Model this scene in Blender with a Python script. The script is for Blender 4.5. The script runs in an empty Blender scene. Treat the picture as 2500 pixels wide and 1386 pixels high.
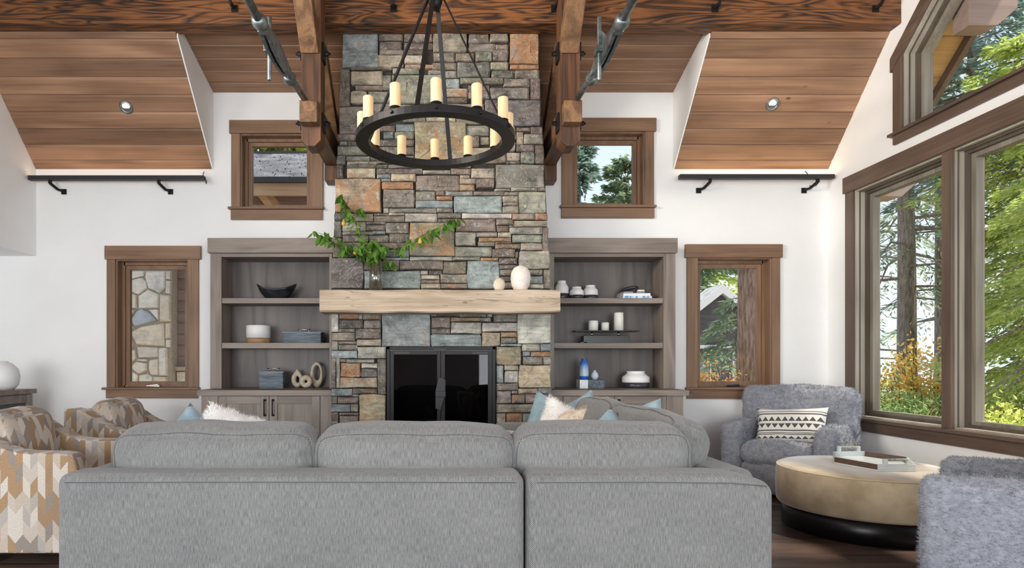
import bpy, bmesh, math, random
import numpy as np
from mathutils import Vector, Matrix, noise
from mathutils.geometry import delaunay_2d_cdt

random.seed(7)
rng = np.random.default_rng(7)
S = bpy.context.scene
COL = S.collection
R = math.radians

# ------------------------------------------------------------------ camera, sky, sun, exposure
FPX, VX, HY, CAMZ = 1500.0, 1076.0, 888.0, 1.2       # focal length in pixels of 2500 wide frame, vanishing point
cd = bpy.data.cameras.new('camera')
cam = bpy.data.objects.new('camera', cd)
COL.objects.link(cam)
cam.location = (0, 0, CAMZ)
cam.rotation_euler = (R(90), 0, 0)
cd.sensor_width = 36
cd.lens = FPX / 2500 * 36
cd.shift_x = (1250 - VX) / 2500
cd.shift_y = (HY - 693) / 2500
cd.clip_start = 0.05
cd.clip_end = 3000
S.camera = cam

w = bpy.data.worlds.new('sky')
S.world = w
w.use_nodes = True
nt = w.node_tree
bg = nt.nodes['Background']
tc = nt.nodes.new('ShaderNodeTexCoord')
sp = nt.nodes.new('ShaderNodeSeparateXYZ')
rp = nt.nodes.new('ShaderNodeValToRGB')
nt.links.new(tc.outputs['Generated'], sp.inputs[0])
nt.links.new(sp.outputs['Z'], rp.inputs[0])
rp.color_ramp.elements[0].position = 0.0
rp.color_ramp.elements[0].color = (0.90, 0.94, 1.0, 1)
rp.color_ramp.elements[1].position = 0.75
rp.color_ramp.elements[1].color = (0.50, 0.70, 1.0, 1)
e = rp.color_ramp.elements.new(0.22)
e.color = (0.72, 0.83, 1.0, 1)
nt.links.new(rp.outputs[0], bg.inputs[0])
bg.inputs[1].default_value = 1.15

sd = bpy.data.lights.new('sun', 'SUN')
sun = bpy.data.objects.new('sun', sd)
COL.objects.link(sun)
sd.energy = 9.0
sd.angle = R(3.0)
sd.color = (1.0, 0.93, 0.80)
sun.location = (20, 12, 25)
sun.rotation_euler = Vector((-0.42, 0.10, -0.90)).to_track_quat('-Z', 'Y').to_euler()

# area lamps added outside the wall openings to brighten the room
for i, (wx, wz, sw, sh, pw) in enumerate(((2.3, 1.35, 2.9, 2.4, 170), (-3.1, 1.2, 3.9, 2.1, 240), (0.0, 3.6, 6.2, 1.3, 55), (-4.75, 3.65, 2.8, 1.4, 105))):
    ld = bpy.data.lights.new('daylight_fill', 'AREA')
    ld.shape = 'RECTANGLE'; ld.size = sw; ld.size_y = sh; ld.energy = pw
    ld.color = (0.95, 0.98, 1.0)
    lo = bpy.data.objects.new('daylight_fill', ld)
    COL.objects.link(lo)
    if i < 3: lo.location = (wx, -2.75, wz); lo.rotation_euler = (R(90), 0, 0)
    else:       # lamp added outside an assumed high left opening, warming the right side
        lo.location = (wx, 1.6, wz); lo.rotation_euler = (R(90), 0, R(-62)); ld.spread = R(75); ld.color = (1.0, 0.93, 0.82)

S.view_settings.view_transform = 'Standard'
S.view_settings.look = 'None'
S.view_settings.exposure = 0.08
S.view_settings.gamma = 1.0
S.view_settings.use_curve_mapping = False
S.cycles.use_denoising = True
S.cycles.max_bounces = 10
S.cycles.diffuse_bounces = 6
S.cycles.transparent_max_bounces = 12
S.cycles.caustics_reflective = False
S.cycles.caustics_refractive = False
S.cycles.sample_clamp_indirect = 6

# ------------------------------------------------------------------ measuring helpers (photo pixel + real distance -> metres)
def X(px, d): return (px - VX) * d / FPX
def Z(py, d): return CAMZ + (HY - py) * d / FPX
def P(px, py, d): return Vector((X(px, d), d, Z(py, d)))

def lin(c):
    c = c / 255.0
    return c / 12.92 if c <= 0.04045 else ((c + 0.055) / 1.055) ** 2.4
def rgb(r, g, b): return (lin(r), lin(g), lin(b), 1)

# ------------------------------------------------------------------ materials
def nd(nt, t, **k):
    n = nt.nodes.new('ShaderNode' + t)
    for a, v in k.items():
        a2 = a.replace('_', ' ')
        if a.startswith('i') and a[1:].isdigit():
            s = n.inputs[int(a[1:])]
        elif hasattr(n, a) and a not in ('Scale', 'Color', 'color', 'location'):
            setattr(n, a, v); continue
        else:
            s = n.inputs[a2]
        if hasattr(v, 'is_output') or isinstance(v, bpy.types.NodeSocket):
            nt.links.new(v, s)
        else:
            s.default_value = v
    return n

def newmat(name):
    m = bpy.data.materials.new(name)
    m.use_nodes = True
    nt = m.node_tree
    return m, nt, nt.nodes['Principled BSDF']

def setp(b, **k):
    for a, v in k.items():
        s = b.inputs[a.replace('_', ' ')]
        if isinstance(v, bpy.types.NodeSocket):
            b.id_data.links.new(v, s)
        else:
            s.default_value = v

def math_(nt, op, a, b=None, c=None):
    n = nt.nodes.new('ShaderNodeMath'); n.operation = op
    for i, v in enumerate((a, b, c)):
        if v is None: continue
        if isinstance(v, bpy.types.NodeSocket): nt.links.new(v, n.inputs[i])
        else: n.inputs[i].default_value = v
    return n.outputs[0]

def ramp(nt, fac, stops, interp='LINEAR'):
    n = nt.nodes.new('ShaderNodeValToRGB')
    n.color_ramp.interpolation = interp
    el = n.color_ramp.elements
    el[0].position, el[0].color = stops[0][0], stops[0][1]
    el[1].position, el[1].color = stops[-1][0], stops[-1][1]
    for p, c in stops[1:-1]:
        x = el.new(p); x.color = c
    nt.links.new(fac, n.inputs[0])
    return n.outputs[0]

def mix(nt, fac, a, b, mode='MIX'):
    n = nt.nodes.new('ShaderNodeMix'); n.data_type = 'RGBA'; n.blend_type = mode
    for s, v in ((n.inputs[0], fac), (n.inputs[6], a), (n.inputs[7], b)):
        if isinstance(v, bpy.types.NodeSocket): nt.links.new(v, s)
        else: s.default_value = v
    return n.outputs[2]

def bump(nt, h, strength=0.3, dist=0.01):
    n = nt.nodes.new('ShaderNodeBump')
    n.inputs['Strength'].default_value = strength
    n.inputs['Distance'].default_value = dist
    nt.links.new(h, n.inputs['Height'])
    return n.outputs[0]

def objcoord(nt, scale=(1, 1, 1), uv=False, rand=True):
    tc = nt.nodes.new('ShaderNodeTexCoord')
    v = tc.outputs['UV' if uv else 'Object']
    if rand:
        oi = nt.nodes.new('ShaderNodeObjectInfo')
        r = math_(nt, 'MULTIPLY', oi.outputs['Random'], 37.0)
        a = nt.nodes.new('ShaderNodeVectorMath'); a.operation = 'ADD'
        nt.links.new(v, a.inputs[0]); nt.links.new(r, a.inputs[1])
        v = a.outputs[0]
    mp = nt.nodes.new('ShaderNodeMapping')
    mp.inputs['Scale'].default_value = scale
    nt.links.new(v, mp.inputs[0])
    return mp.outputs[0]

def noise_(nt, vec, scale=5, detail=3, rough=0.5, dist=0.0):
    n = nt.nodes.new('ShaderNodeTexNoise')
    nt.links.new(vec, n.inputs['Vector'])
    n.inputs['Scale'].default_value = scale
    n.inputs['Detail'].default_value = detail
    n.inputs['Roughness'].default_value = rough
    n.inputs['Distortion'].default_value = dist
    return n.outputs[0]

def plain(name, col, rough=0.5, metal=0.0, **k):
    m, nt, b = newmat(name)
    setp(b, Base_Color=col, Roughness=rough, Metallic=metal, **k)
    return m

def wood(name, light, dark, axis='X', rings=5.0, grain=0.5, var=0.2, rough=0.5, scale=1.0, knots=0.0, bmp=0.25, cracks=0.0):
    m, nt, b = newmat(name)
    ai = 'XYZ'.index(axis)
    s1 = [5.0 * scale] * 3; s1[ai] = 0.55 * scale
    s2 = [70.0 * scale] * 3; s2[ai] = 1.6 * scale
    v1 = objcoord(nt, s1); v2 = objcoord(nt, s2); v3 = objcoord(nt, [1.2 if i != ai else 0.8 for i in range(3)])
    n1 = noise_(nt, v1, 1.0, 2, 0.5, 0.5)
    ring = math_(nt, 'PINGPONG', math_(nt, 'MULTIPLY', n1, rings * 2), 1.0)
    n2 = noise_(nt, v2, 1.0, 4, 0.6)
    n3 = noise_(nt, v3, 2.0, 2, 0.5)
    f = math_(nt, 'ADD', math_(nt, 'MULTIPLY', ring, 1 - grain), math_(nt, 'MULTIPLY', n2, grain))
    f = math_(nt, 'ADD', f, math_(nt, 'MULTIPLY', math_(nt, 'SUBTRACT', n3, 0.5), 0.5))
    c = ramp(nt, f, [(0.18, dark), (0.75, light)])
    if knots > 0:
        kv = objcoord(nt, [2.2 if i != ai else 1.1 for i in range(3)])
        vo = nt.nodes.new('ShaderNodeTexVoronoi')
        nt.links.new(kv, vo.inputs['Vector']); vo.inputs['Scale'].default_value = 2.4
        k = ramp(nt, vo.outputs['Distance'], [(0.03, (1, 1, 1, 1)), (0.09, (0, 0, 0, 1))])
        c = mix(nt, math_(nt, 'MULTIPLY', k, knots), c, tuple(x * 0.35 for x in dark[:3]) + (1,))
    if cracks:
        s4 = [16.0] * 3; s4[ai] = 0.9
        cn = math_(nt, 'ABSOLUTE', math_(nt, 'SUBTRACT', noise_(nt, objcoord(nt, s4), 1.0, 3, 0.6, 0.3), 0.42))
        c = mix(nt, math_(nt, 'MULTIPLY', ramp(nt, cn, [(0.0, (1, 1, 1, 1)), (0.012, (0, 0, 0, 1))]), cracks), c, tuple(x * 0.3 for x in dark[:3]) + (1,))
    oi = nt.nodes.new('ShaderNodeObjectInfo')
    g = math_(nt, 'ADD', math_(nt, 'MULTIPLY', oi.outputs['Random'], var), 1 - var / 2)
    hs = nt.nodes.new('ShaderNodeHueSaturation')
    nt.links.new(c, hs.inputs['Color']); nt.links.new(g, hs.inputs['Value'])
    setp(b, Base_Color=hs.outputs[0], Roughness=rough, Normal=bump(nt, n2, bmp, 0.003))
    return m

def fabric_weave(name, c1, c2, sx=260, sy=45, tw=700):
    m, nt, b = newmat(name)
    v = objcoord(nt, (sx, sy, sx), uv=True, rand=False)
    n1 = noise_(nt, v, 1.0, 2, 0.6)
    v2 = objcoord(nt, (tw, tw, tw), uv=True, rand=False)
    su = nt.nodes.new('ShaderNodeSeparateXYZ'); nt.links.new(objcoord(nt, (1, 1, 1), uv=True, rand=False), su.inputs[0])
    ph = math_(nt, 'MULTIPLY', math_(nt, 'SUBTRACT', su.outputs['X'], math_(nt, 'MULTIPLY', su.outputs['Y'], 0.85)), 2 * math.pi / 0.0068)
    ph = math_(nt, 'ADD', ph, math_(nt, 'MULTIPLY', n1, 3.0))
    wv = math_(nt, 'ADD', math_(nt, 'MULTIPLY', math_(nt, 'SINE', ph), 0.5), 0.5)
    v3 = objcoord(nt, (3, 3, 3), uv=True, rand=True)
    n3 = noise_(nt, v3, 1.0, 2)
    f = math_(nt, 'ADD', math_(nt, 'MULTIPLY', n1, 0.56), math_(nt, 'MULTIPLY', wv, 0.44))
    f = math_(nt, 'ADD', f, math_(nt, 'MULTIPLY', math_(nt, 'SUBTRACT', n3, 0.5), 0.12))
    c = ramp(nt, f, [(0.26, c1), (0.74, c2)])
    setp(b, Base_Color=c, Roughness=0.95, Normal=bump(nt, f, 0.5, 0.003))
    try: b.inputs['Sheen Weight'].default_value = 0.25
    except KeyError: pass
    return m

def chevron(name, cw, ch, slope):
    m, nt, b = newmat(name)
    tc = nt.nodes.new('ShaderNodeTexCoord')
    sx = nt.nodes.new('ShaderNodeSeparateXYZ')
    nt.links.new(tc.outputs['UV'], sx.inputs[0])
    u = math_(nt, 'DIVIDE', sx.outputs['X'], cw)
    cidx = math_(nt, 'FLOOR', u)
    fu = math_(nt, 'FRACT', u)
    par = math_(nt, 'MODULO', math_(nt, 'ABSOLUTE', cidx), 2.0)
    tri = math_(nt, 'ADD', math_(nt, 'MULTIPLY', par, math_(nt, 'SUBTRACT', 1.0, math_(nt, 'MULTIPLY', fu, 2.0))), fu)
    v = math_(nt, 'ADD', math_(nt, 'DIVIDE', sx.outputs['Y'], ch), math_(nt, 'MULTIPLY', tri, slope))
    vidx = math_(nt, 'FLOOR', v)
    cb = nt.nodes.new('ShaderNodeCombineXYZ')
    nt.links.new(cidx, cb.inputs[0]); nt.links.new(vidx, cb.inputs[1])
    wn = nt.nodes.new('ShaderNodeTexWhiteNoise'); wn.noise_dimensions = '2D'
    nt.links.new(cb.outputs[0], wn.inputs['Vector'])
    c = ramp(nt, wn.outputs['Value'], [(0.0, rgb(178, 146, 112)), (0.2, rgb(204, 190, 174)), (0.38, rgb(222, 212, 200)),
             (0.55, rgb(158, 146, 136)), (0.68, rgb(188, 180, 173)), (0.8, rgb(172, 142, 112)), (0.9, rgb(210, 195, 182))], 'CONSTANT')
    vv = objcoord(nt, (400, 120, 400), uv=True, rand=False)
    n1 = noise_(nt, vv, 1.0, 2)
    c = mix(nt, 1.0, c, ramp(nt, n1, [(0.3, (0.72, 0.72, 0.72, 1)), (0.7, (1.1, 1.1, 1.1, 1))]), 'MULTIPLY')
    setp(b, Base_Color=c, Roughness=0.92, Normal=bump(nt, n1, 0.3, 0.002))
    return m

def mottled(name, a, b_, scale=8, rough=0.9, stretch=(1, 1, 1), lo=0.35, hi=0.65, bmp=0.2, bscale=None, detail=4):
    m, nt, b = newmat(name)
    v = objcoord(nt, stretch)
    n1 = noise_(nt, v, scale, detail, 0.55)
    n2 = noise_(nt, v, bscale or scale * 6, 3, 0.6)
    setp(b, Base_Color=ramp(nt, n1, [(lo, a), (hi, b_)]), Roughness=rough, Normal=bump(nt, n2, bmp, 0.005))
    return m

def leafmat(name, cols, trans=0.45):
    m, nt, b = newmat(name)
    g = nt.nodes.new('ShaderNodeNewGeometry')
    n = len(cols)
    c = ramp(nt, g.outputs['Random Per Island'], [(i / (n - 1), col) for i, col in enumerate(cols)])
    d = nt.nodes.new('ShaderNodeBsdfDiffuse'); t = nt.nodes.new('ShaderNodeBsdfTranslucent')
    mx = nt.nodes.new('ShaderNodeMixShader'); mx.inputs[0].default_value = trans
    nt.links.new(c, d.inputs[0]); nt.links.new(c, t.inputs[0])
    nt.links.new(d.outputs[0], mx.inputs[1]); nt.links.new(t.outputs[0], mx.inputs[2])
    nt.links.new(mx.outputs[0], nt.nodes['Material Output'].inputs[0])
    return m

def stonemat(name, rough=0.8, amp=1.0):
    am = lambda *c: tuple(1 + (q - 1) * amp for q in c) + (1,)
    m, nt, b = newmat(name)
    oi = nt.nodes.new('ShaderNodeObjectInfo')
    v = objcoord(nt, (1, 1, 1)); vs = objcoord(nt, (2.5, 2.5, 16))
    n1 = noise_(nt, v, 7, 5, 0.65, 0.6)
    n2 = noise_(nt, vs, 2.2, 4, 0.6, 0.4)
    n3 = noise_(nt, v, 4.5, 4, 0.65, 0.8)
    c = mix(nt, 1.0, oi.outputs['Color'], ramp(nt, n1, [(0.3, am(0.45, 0.45, 0.46)), (0.72, am(1.5, 1.48, 1.45))]), 'MULTIPLY')
    c = mix(nt, 1.0, c, ramp(nt, n2, [(0.3, am(0.72, 0.70, 0.70)), (0.7, am(1.25, 1.25, 1.25))]), 'MULTIPLY')
    # rust blooms, amount from the object's alpha
    rust = ramp(nt, math_(nt, 'ADD', n3, math_(nt, 'MULTIPLY', math_(nt, 'SUBTRACT', oi.outputs['Alpha'], 0.5), 0.34)),
                [(0.53, (0, 0, 0, 1)), (0.64, (1, 1, 1, 1))])
    c = mix(nt, math_(nt, 'MULTIPLY', rust, 0.65), c, rgb(168, 118, 76))
    cool = ramp(nt, noise_(nt, v, 3.3, 3, 0.6, 1.5), [(0.56, (0, 0, 0, 1)), (0.70, (1, 1, 1, 1))])
    c = mix(nt, math_(nt, 'MULTIPLY', cool, 0.4), c, rgb(142, 150, 150))
    # pale mineral veins
    vn = math_(nt, 'ABSOLUTE', math_(nt, 'SUBTRACT', noise_(nt, v, 9, 2, 0.5, 2.0), 0.5))
    c = mix(nt, ramp(nt, vn, [(0.0, (0.45, 0.45, 0.45, 1)), (0.018, (0, 0, 0, 1))]), c, rgb(205, 204, 196))
    h = math_(nt, 'ADD', noise_(nt, v, 14, 5, 0.7), math_(nt, 'MULTIPLY', n2, 0.7))
    setp(b, Base_Color=c, Roughness=rough, Normal=bump(nt, h, 0.75, 0.02))
    return m

def glassmat(name, tint=(1, 1, 1, 1), refl=0.06):
    m, nt, b = newmat(name)
    t = nt.nodes.new('ShaderNodeBsdfTransparent'); t.inputs[0].default_value = tint
    g = nt.nodes.new('ShaderNodeBsdfGlossy'); g.inputs['Roughness'].default_value = 0.02
    mx = nt.nodes.new('ShaderNodeMixShader')
    fr = nt.nodes.new('ShaderNodeLayerWeight'); fr.inputs[0].default_value = refl * 2.2
    nt.links.new(math_(nt, 'MULTIPLY', fr.outputs['Fresnel'], 0.6), mx.inputs[0])
    nt.links.new(t.outputs[0], mx.inputs[1]); nt.links.new(g.outputs[0], mx.inputs[2])
    nt.links.new(mx.outputs[0], nt.nodes['Material Output'].inputs[0])
    return m

def emis(name, col, strength):
    m, nt, b = newmat(name)
    setp(b, Base_Color=col, Emission_Color=col, Emission_Strength=strength, Roughness=0.5)
    return m

M = {}
M['paint'] = mottled('wall_paint', rgb(246, 246, 245), rgb(249, 249, 248), 3, 0.85, bmp=0.05, bscale=120)
M['beam'] = wood('beam_wood', rgb(136, 86, 46), rgb(42, 27, 18), 'X', 10, 0.35, 0.1, 0.55, 1.7, 0.3, 0.4)
M['beam_y'] = wood('beam_wood_y', rgb(142, 106, 74), rgb(80, 56, 38), 'Y', 4, 0.6, 0.15, 0.55, 1.0, 0.3)
M['beam_z'] = wood('beam_wood_z', rgb(118, 80, 54), rgb(62, 40, 28), 'Z', 6, 0.5, 0.15, 0.55, 1.0, 0.3)
M['ceil'] = wood('ceiling_cedar', rgb(176, 136, 106), rgb(122, 90, 68), 'X', 2, 0.6, 0.45, 0.5, 0.8, 0.85, 0.12)
M['trim_x'] = wood('trim_wood_x', rgb(158, 124, 96), rgb(110, 82, 61), 'X', 2, 0.7, 0.12, 0.5, 1.0, 0.5, 0.1)
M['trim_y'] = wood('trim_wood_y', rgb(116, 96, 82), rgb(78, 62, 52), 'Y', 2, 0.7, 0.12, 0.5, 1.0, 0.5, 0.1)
M['trim_z'] = wood('trim_wood_z', rgb(158, 124, 96), rgb(110, 82, 61), 'Z', 2, 0.7, 0.12, 0.5, 1.0, 0.5, 0.1)
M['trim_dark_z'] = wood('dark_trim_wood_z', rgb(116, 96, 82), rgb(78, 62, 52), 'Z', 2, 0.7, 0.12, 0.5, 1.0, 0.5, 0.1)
M['jamb_sun_tint'] = wood('sun_tinted_jamb_wood', rgb(192, 186, 172), rgb(150, 142, 128), 'Z', 2, 0.7, 0.1, 0.5, 1.0, 0.3, 0.1)  # daylight on the right window jambs painted in as a paler colour
M['frame_dark'] = wood('dark_frame_wood', rgb(104, 92, 80), rgb(72, 62, 54), 'Z', 2, 0.7, 0.1, 0.5)
M['sash_grey'] = wood('grey_sash_wood', rgb(160, 154, 140), rgb(112, 104, 92), 'Z', 2, 0.7, 0.1, 0.5)
M['cab_x'] = wood('cabinet_wood_x', rgb(146, 133, 122), rgb(104, 92, 84), 'X', 3, 0.6, 0.10, 0.5, 1.2, 0.1, 0.2)
M['cab_z'] = wood('cabinet_wood_z', rgb(146, 133, 122), rgb(104, 92, 84), 'Z', 3, 0.6, 0.10, 0.5, 1.2, 0.1, 0.2)
M['cab_back'] = wood('cabinet_back_wood', rgb(112, 102, 96), rgb(72, 64, 60), 'Z', 2, 0.35, 0.15, 0.45, 0.8, 0.0, 0.1)
M['mantel'] = wood('mantel_wood', rgb(202, 184, 162), rgb(146, 124, 102), 'X', 3, 0.7, 0.05, 0.75, 1.3, 0.7, 0.8, 0.6)
M['floor'] = wood('floor_wood', rgb(106, 87, 77), rgb(58, 46, 41), 'X', 3, 0.5, 0.35, 0.32, 1.0, 0.3, 0.15)
M['iron'] = plain('black_iron', rgb(38, 36, 37), 0.45, 0.6)
M['steel'] = mottled('dark_steel', rgb(92, 99, 101), rgb(150, 158, 160), 14, 0.38, bmp=0.25)
M['steel'].node_tree.nodes['Principled BSDF'].inputs['Metallic'].default_value = 0.75
M['bar'] = plain('charcoal_metal', rgb(52, 52, 54), 0.5, 0.3)
M['chrome'] = plain('polished_nickel', rgb(225, 222, 215), 0.15, 1.0)
M['stone'] = stonemat('ledge_stone')
M['mortar'] = mottled('dark_mortar', rgb(42, 38, 35), rgb(62, 57, 52), 20, 0.95)
M['glass'] = glassmat('window_glass')
M['vase_glass'] = glassmat('vase_glass', (0.985, 1.0, 0.993, 1), 0.32)
M['fireglass'] = glassmat('smoked_fire_glass', (0.36, 0.37, 0.40, 1), 0.16)
M['sofa'] = fabric_weave('sofa_tweed', rgb(56, 58, 60), rgb(164, 164, 162), 300, 26)
M['piping'] = plain('piping_grey', rgb(96, 98, 99), 0.9)
M['fleece'] = mottled('grey_fleece', rgb(134, 138, 148), rgb(158, 161, 171), 30, 1.0, bmp=0.9, bscale=60)
M['fur_white'] = mottled('white_fur', rgb(242, 237, 232), rgb(252, 250, 248), 10, 1.0, bmp=0.6)
M['chev'] = chevron('chevron_upholstery', 0.045, 0.088, 0.62)
M['suede'] = mottled('beige_suede', rgb(166, 146, 118), rgb(196, 178, 150), 5, 0.9, bmp=0.1)
M['blk_lacquer'] = plain('black_plinth', rgb(18, 17, 18), 0.35)
M['blue_cloth'] = mottled('pale_blue_cloth', rgb(136, 162, 174), rgb(158, 182, 192), 12, 0.75, bmp=0.2, bscale=150)
M['cream_cloth'] = mottled('cream_cloth', rgb(222, 204, 184), rgb(240, 226, 210), 14, 0.95, bmp=0.5, bscale=120)
M['ceramic'] = plain('white_ceramic', rgb(238, 238, 236), 0.45)
M['ceramic_dark'] = plain('dark_glaze', rgb(62, 60, 68), 0.3, 0.2)
M['bone'] = mottled('bone_ceramic', rgb(206, 192, 172), rgb(228, 216, 198), 10, 0.7, bmp=0.15)
M['textured_white'] = mottled('ribbed_white', rgb(222, 208, 198), rgb(240, 230, 222), 16, 0.8, bmp=0.6, bscale=40)
M['rock_beige'] = mottled('sandy_ceramic', rgb(186, 172, 150), rgb(214, 202, 182), 30, 0.85, bmp=0.3)
M['bowl'] = mottled('black_glaze', rgb(24, 26, 28), rgb(52, 56, 60), 8, 0.28)
M['slate'] = mottled('blue_grey_resin', rgb(70, 82, 92), rgb(126, 140, 150), 6, 0.4, (1, 1, 6))
M['wax'] = plain('white_wax', rgb(240, 238, 228), 0.5)
M['paper'] = plain('book_pages', rgb(214, 214, 216), 0.8)
M['book_black'] = plain('book_black', rgb(30, 32, 38), 0.5)
M['book_white'] = plain('book_white', rgb(236, 238, 240), 0.5)
M['book_blue'] = mottled('book_blue', rgb(96, 150, 196), rgb(222, 236, 244), 40, 0.5, (1, 1, 0.2), 0.4, 0.6)
M['pear'] = mottled('pear_skin', rgb(176, 140, 50), rgb(204, 170, 78), 9, 0.5)
M['twig'] = plain('twig_bark', rgb(96, 82, 60), 0.8)
M['leaf'] = leafmat('pear_leaf', [rgb(44, 78, 30), rgb(74, 112, 42), rgb(104, 140, 66), rgb(58, 96, 40)], 0.25)
M['bark'] = mottled('fir_bark', rgb(104, 94, 88), rgb(158, 146, 136), 9, 0.95, (3, 3, 0.6), bmp=1.0, bscale=26)
M['bark_red'] = mottled('red_bark', rgb(112, 92, 82), rgb(176, 152, 136), 9, 0.95, (3, 3, 0.5), bmp=1.0, bscale=26)

for k_, w_, r_ in (('suede', .9, .35), ('fleece', .7, .4), ('fur_white', .5, .5), ('chev', .35, .4), ('blue_cloth', .4, .4)):
    b_ = M[k_].node_tree.nodes['Principled BSDF']
    b_.inputs['Sheen Weight'].default_value = w_; b_.inputs['Sheen Roughness'].default_value = r_

# ------------------------------------------------------------------ mesh helpers
class MB:
    def __init__(s): s.v = []; s.f = []; s.s = []
    def add(s, v, f, smooth=False):
        o = len(s.v); s.v += [tuple(p) for p in v]
        s.f += [tuple(i + o for i in q) for q in f]; s.s += [smooth] * len(f)
        return s
    def box(s, x0, x1, y0, y1, z0, z1, mat=None):
        v = [Vector((x, y, z)) for x in (x0, x1) for y in (y0, y1) for z in (z0, z1)]
        if mat is not None: v = [mat @ p for p in v]
        return s.add(v, [(0, 1, 3, 2), (4, 6, 7, 5), (0, 4, 5, 1), (2, 3, 7, 6), (0, 2, 6, 4), (1, 5, 7, 3)])
    def prism(s, pts, axis, a, b, smooth=False):      # pts: polygon in the two other axes, extruded along axis from a to b
        def mk(p, t):
            return {'x': (t, p[0], p[1]), 'y': (p[0], t, p[1]), 'z': (p[0], p[1], t)}[axis]
        n = len(pts)
        s.add([mk(p, a) for p in pts] + [mk(p, b) for p in pts],
              [tuple(range(n)), tuple(range(2 * n - 1, n - 1, -1))])
        o = len(s.v) - 2 * n
        for i in range(n):
            j = (i + 1) % n
            s.f.append((o + i, o + n + i, o + n + j, o + j)); s.s.append(smooth)
        return s
    def cyl(s, p0, p1, r0, r1=None, n=16, smooth=True):
        return s.tube([p0, p1], [r0, r0 if r1 is None else r1], n, smooth)
    def tube(s, pts, rad, n=10, smooth=True, closed=False, sq=None):
        pts = [Vector(p) for p in pts]
        if not hasattr(rad, '__len__'): rad = [rad] * len(pts)
        m = len(pts); vs = []; up = None
        for i, p in enumerate(pts):
            if closed: t = pts[(i + 1) % m] - pts[i - 1]
            else: t = pts[min(i + 1, m - 1)] - pts[max(i - 1, 0)]
            t.normalize()
            if up is None:
                up = Vector((0, 0, 1)) if abs(t.z) < 0.9 else Vector((1, 0, 0))
            a = (up - t * up.dot(t)).normalized(); b = t.cross(a); up = a
            for k in range(n):
                g = 2 * math.pi * (k + 0.5) / n
                vs.append(p + (a * math.cos(g) + b * math.sin(g)) * rad[i])
        fs = []
        for i in range(m if closed else m - 1):
            for k in range(n):
                i2 = (i + 1) % m
                fs.append((i * n + k, i * n + (k + 1) % n, i2 * n + (k + 1) % n, i2 * n + k))
        s.add(vs, fs, smooth)
        if not closed:
            o = len(s.v) - m * n
            s.f += [tuple(o + k for k in range(n)), tuple(o + (m - 1) * n + k for k in range(n - 1, -1, -1))]; s.s += [False, False]
        return s
    def bar(s, p0, p1, wx, wz, up=(0, 0, 1)):          # rectangular bar from p0 to p1
        p0, p1 = Vector(p0), Vector(p1); t = (p1 - p0).normalized(); up = Vector(up)
        if abs(t.dot(up)) > 0.98: up = Vector((0, 1, 0))
        a = t.cross(up).normalized() * wx / 2; b = a.cross(t).normalized() * wz / 2
        v = [p + a * i + b * j for p in (p0, p1) for i, j in ((-1, -1), (1, -1), (1, 1), (-1, 1))]
        return s.add(v, [(0, 1, 2, 3), (7, 6, 5, 4), (0, 4, 5, 1), (1, 5, 6, 2), (2, 6, 7, 3), (3, 7, 4, 0)])
    def lathe(s, prof, c=(0, 0, 0), n=32, smooth=True, mat=None):
        c = Vector(c); vs = []
        for r, z in prof:
            for k in range(n):
                g = 2 * math.pi * k / n
                p = Vector((r * math.cos(g), r * math.sin(g), z))
                vs.append((mat @ p if mat is not None else p) + c)
        fs = []
        for i in range(len(prof) - 1):
            for k in range(n):
                fs.append((i * n + k, i * n + (k + 1) % n, (i + 1) * n + (k + 1) % n, (i + 1) * n + k))
        s.add(vs, fs, smooth)
        o = len(s.v) - len(prof) * n
        if prof[0][0] > 1e-5: s.f.append(tuple(o + k for k in range(n - 1, -1, -1))); s.s.append(False)
        if prof[-1][0] > 1e-5: s.f.append(tuple(o + (len(prof) - 1) * n + k for k in range(n))); s.s.append(False)
        return s
    def rbox(s, c, size, r, n=5, bulge=(0, 0, 0), rot=None, nz=0.0, ns=4.0, fn=None, seed=0.0, mapped=None):
        mp = rmap(size, r, bulge, fn)
        half = [x / 2 for x in size]; T = []
        for h in half:
            e_ = min(r / h, 0.999)
            inner = [-(1 - e_) + 2 * (1 - e_) * i / n for i in range(n + 1)]
            ed = [1 - e_ * q for q in (0, 0.12, 0.3, 0.5, 0.72)]
            T.append([-q for q in ed] + inner + ed[::-1])
        key = {}; vs = []; fs = []
        c = Vector(c)
        def vid(p):
            k = tuple(round(q, 5) for q in p)
            if k not in key:
                q = mp(p)
                if nz:
                    nn = Vector((p[0] * abs(p[0]), p[1] * abs(p[1]), p[2] * abs(p[2])))
                    q = q + nn * (nz * noise.noise(q * ns + Vector((seed, seed * 1.7, 3))) + nz * 0.5 * noise.noise(q * ns * 2.7 + Vector((seed, 9, seed))))
                if rot is not None: q = rot @ q
                key[k] = len(vs); vs.append(q + c)
            return key[k]
        for ax in range(3):
            a, b = (ax + 1) % 3, (ax + 2) % 3
            for sg in (-1, 1):
                for i in range(len(T[a]) - 1):
                    for j in range(len(T[b]) - 1):
                        q = []
                        for (ii, jj) in ((i, j), (i + 1, j), (i + 1, j + 1), (i, j + 1)):
                            p = [0, 0, 0]; p[ax] = sg; p[a] = T[a][ii]; p[b] = T[b][jj]
                            q.append(vid(p))
                        if sg < 0: q.reverse()
                        fs.append(tuple(q))
        return s.add(vs, fs, True)
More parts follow.
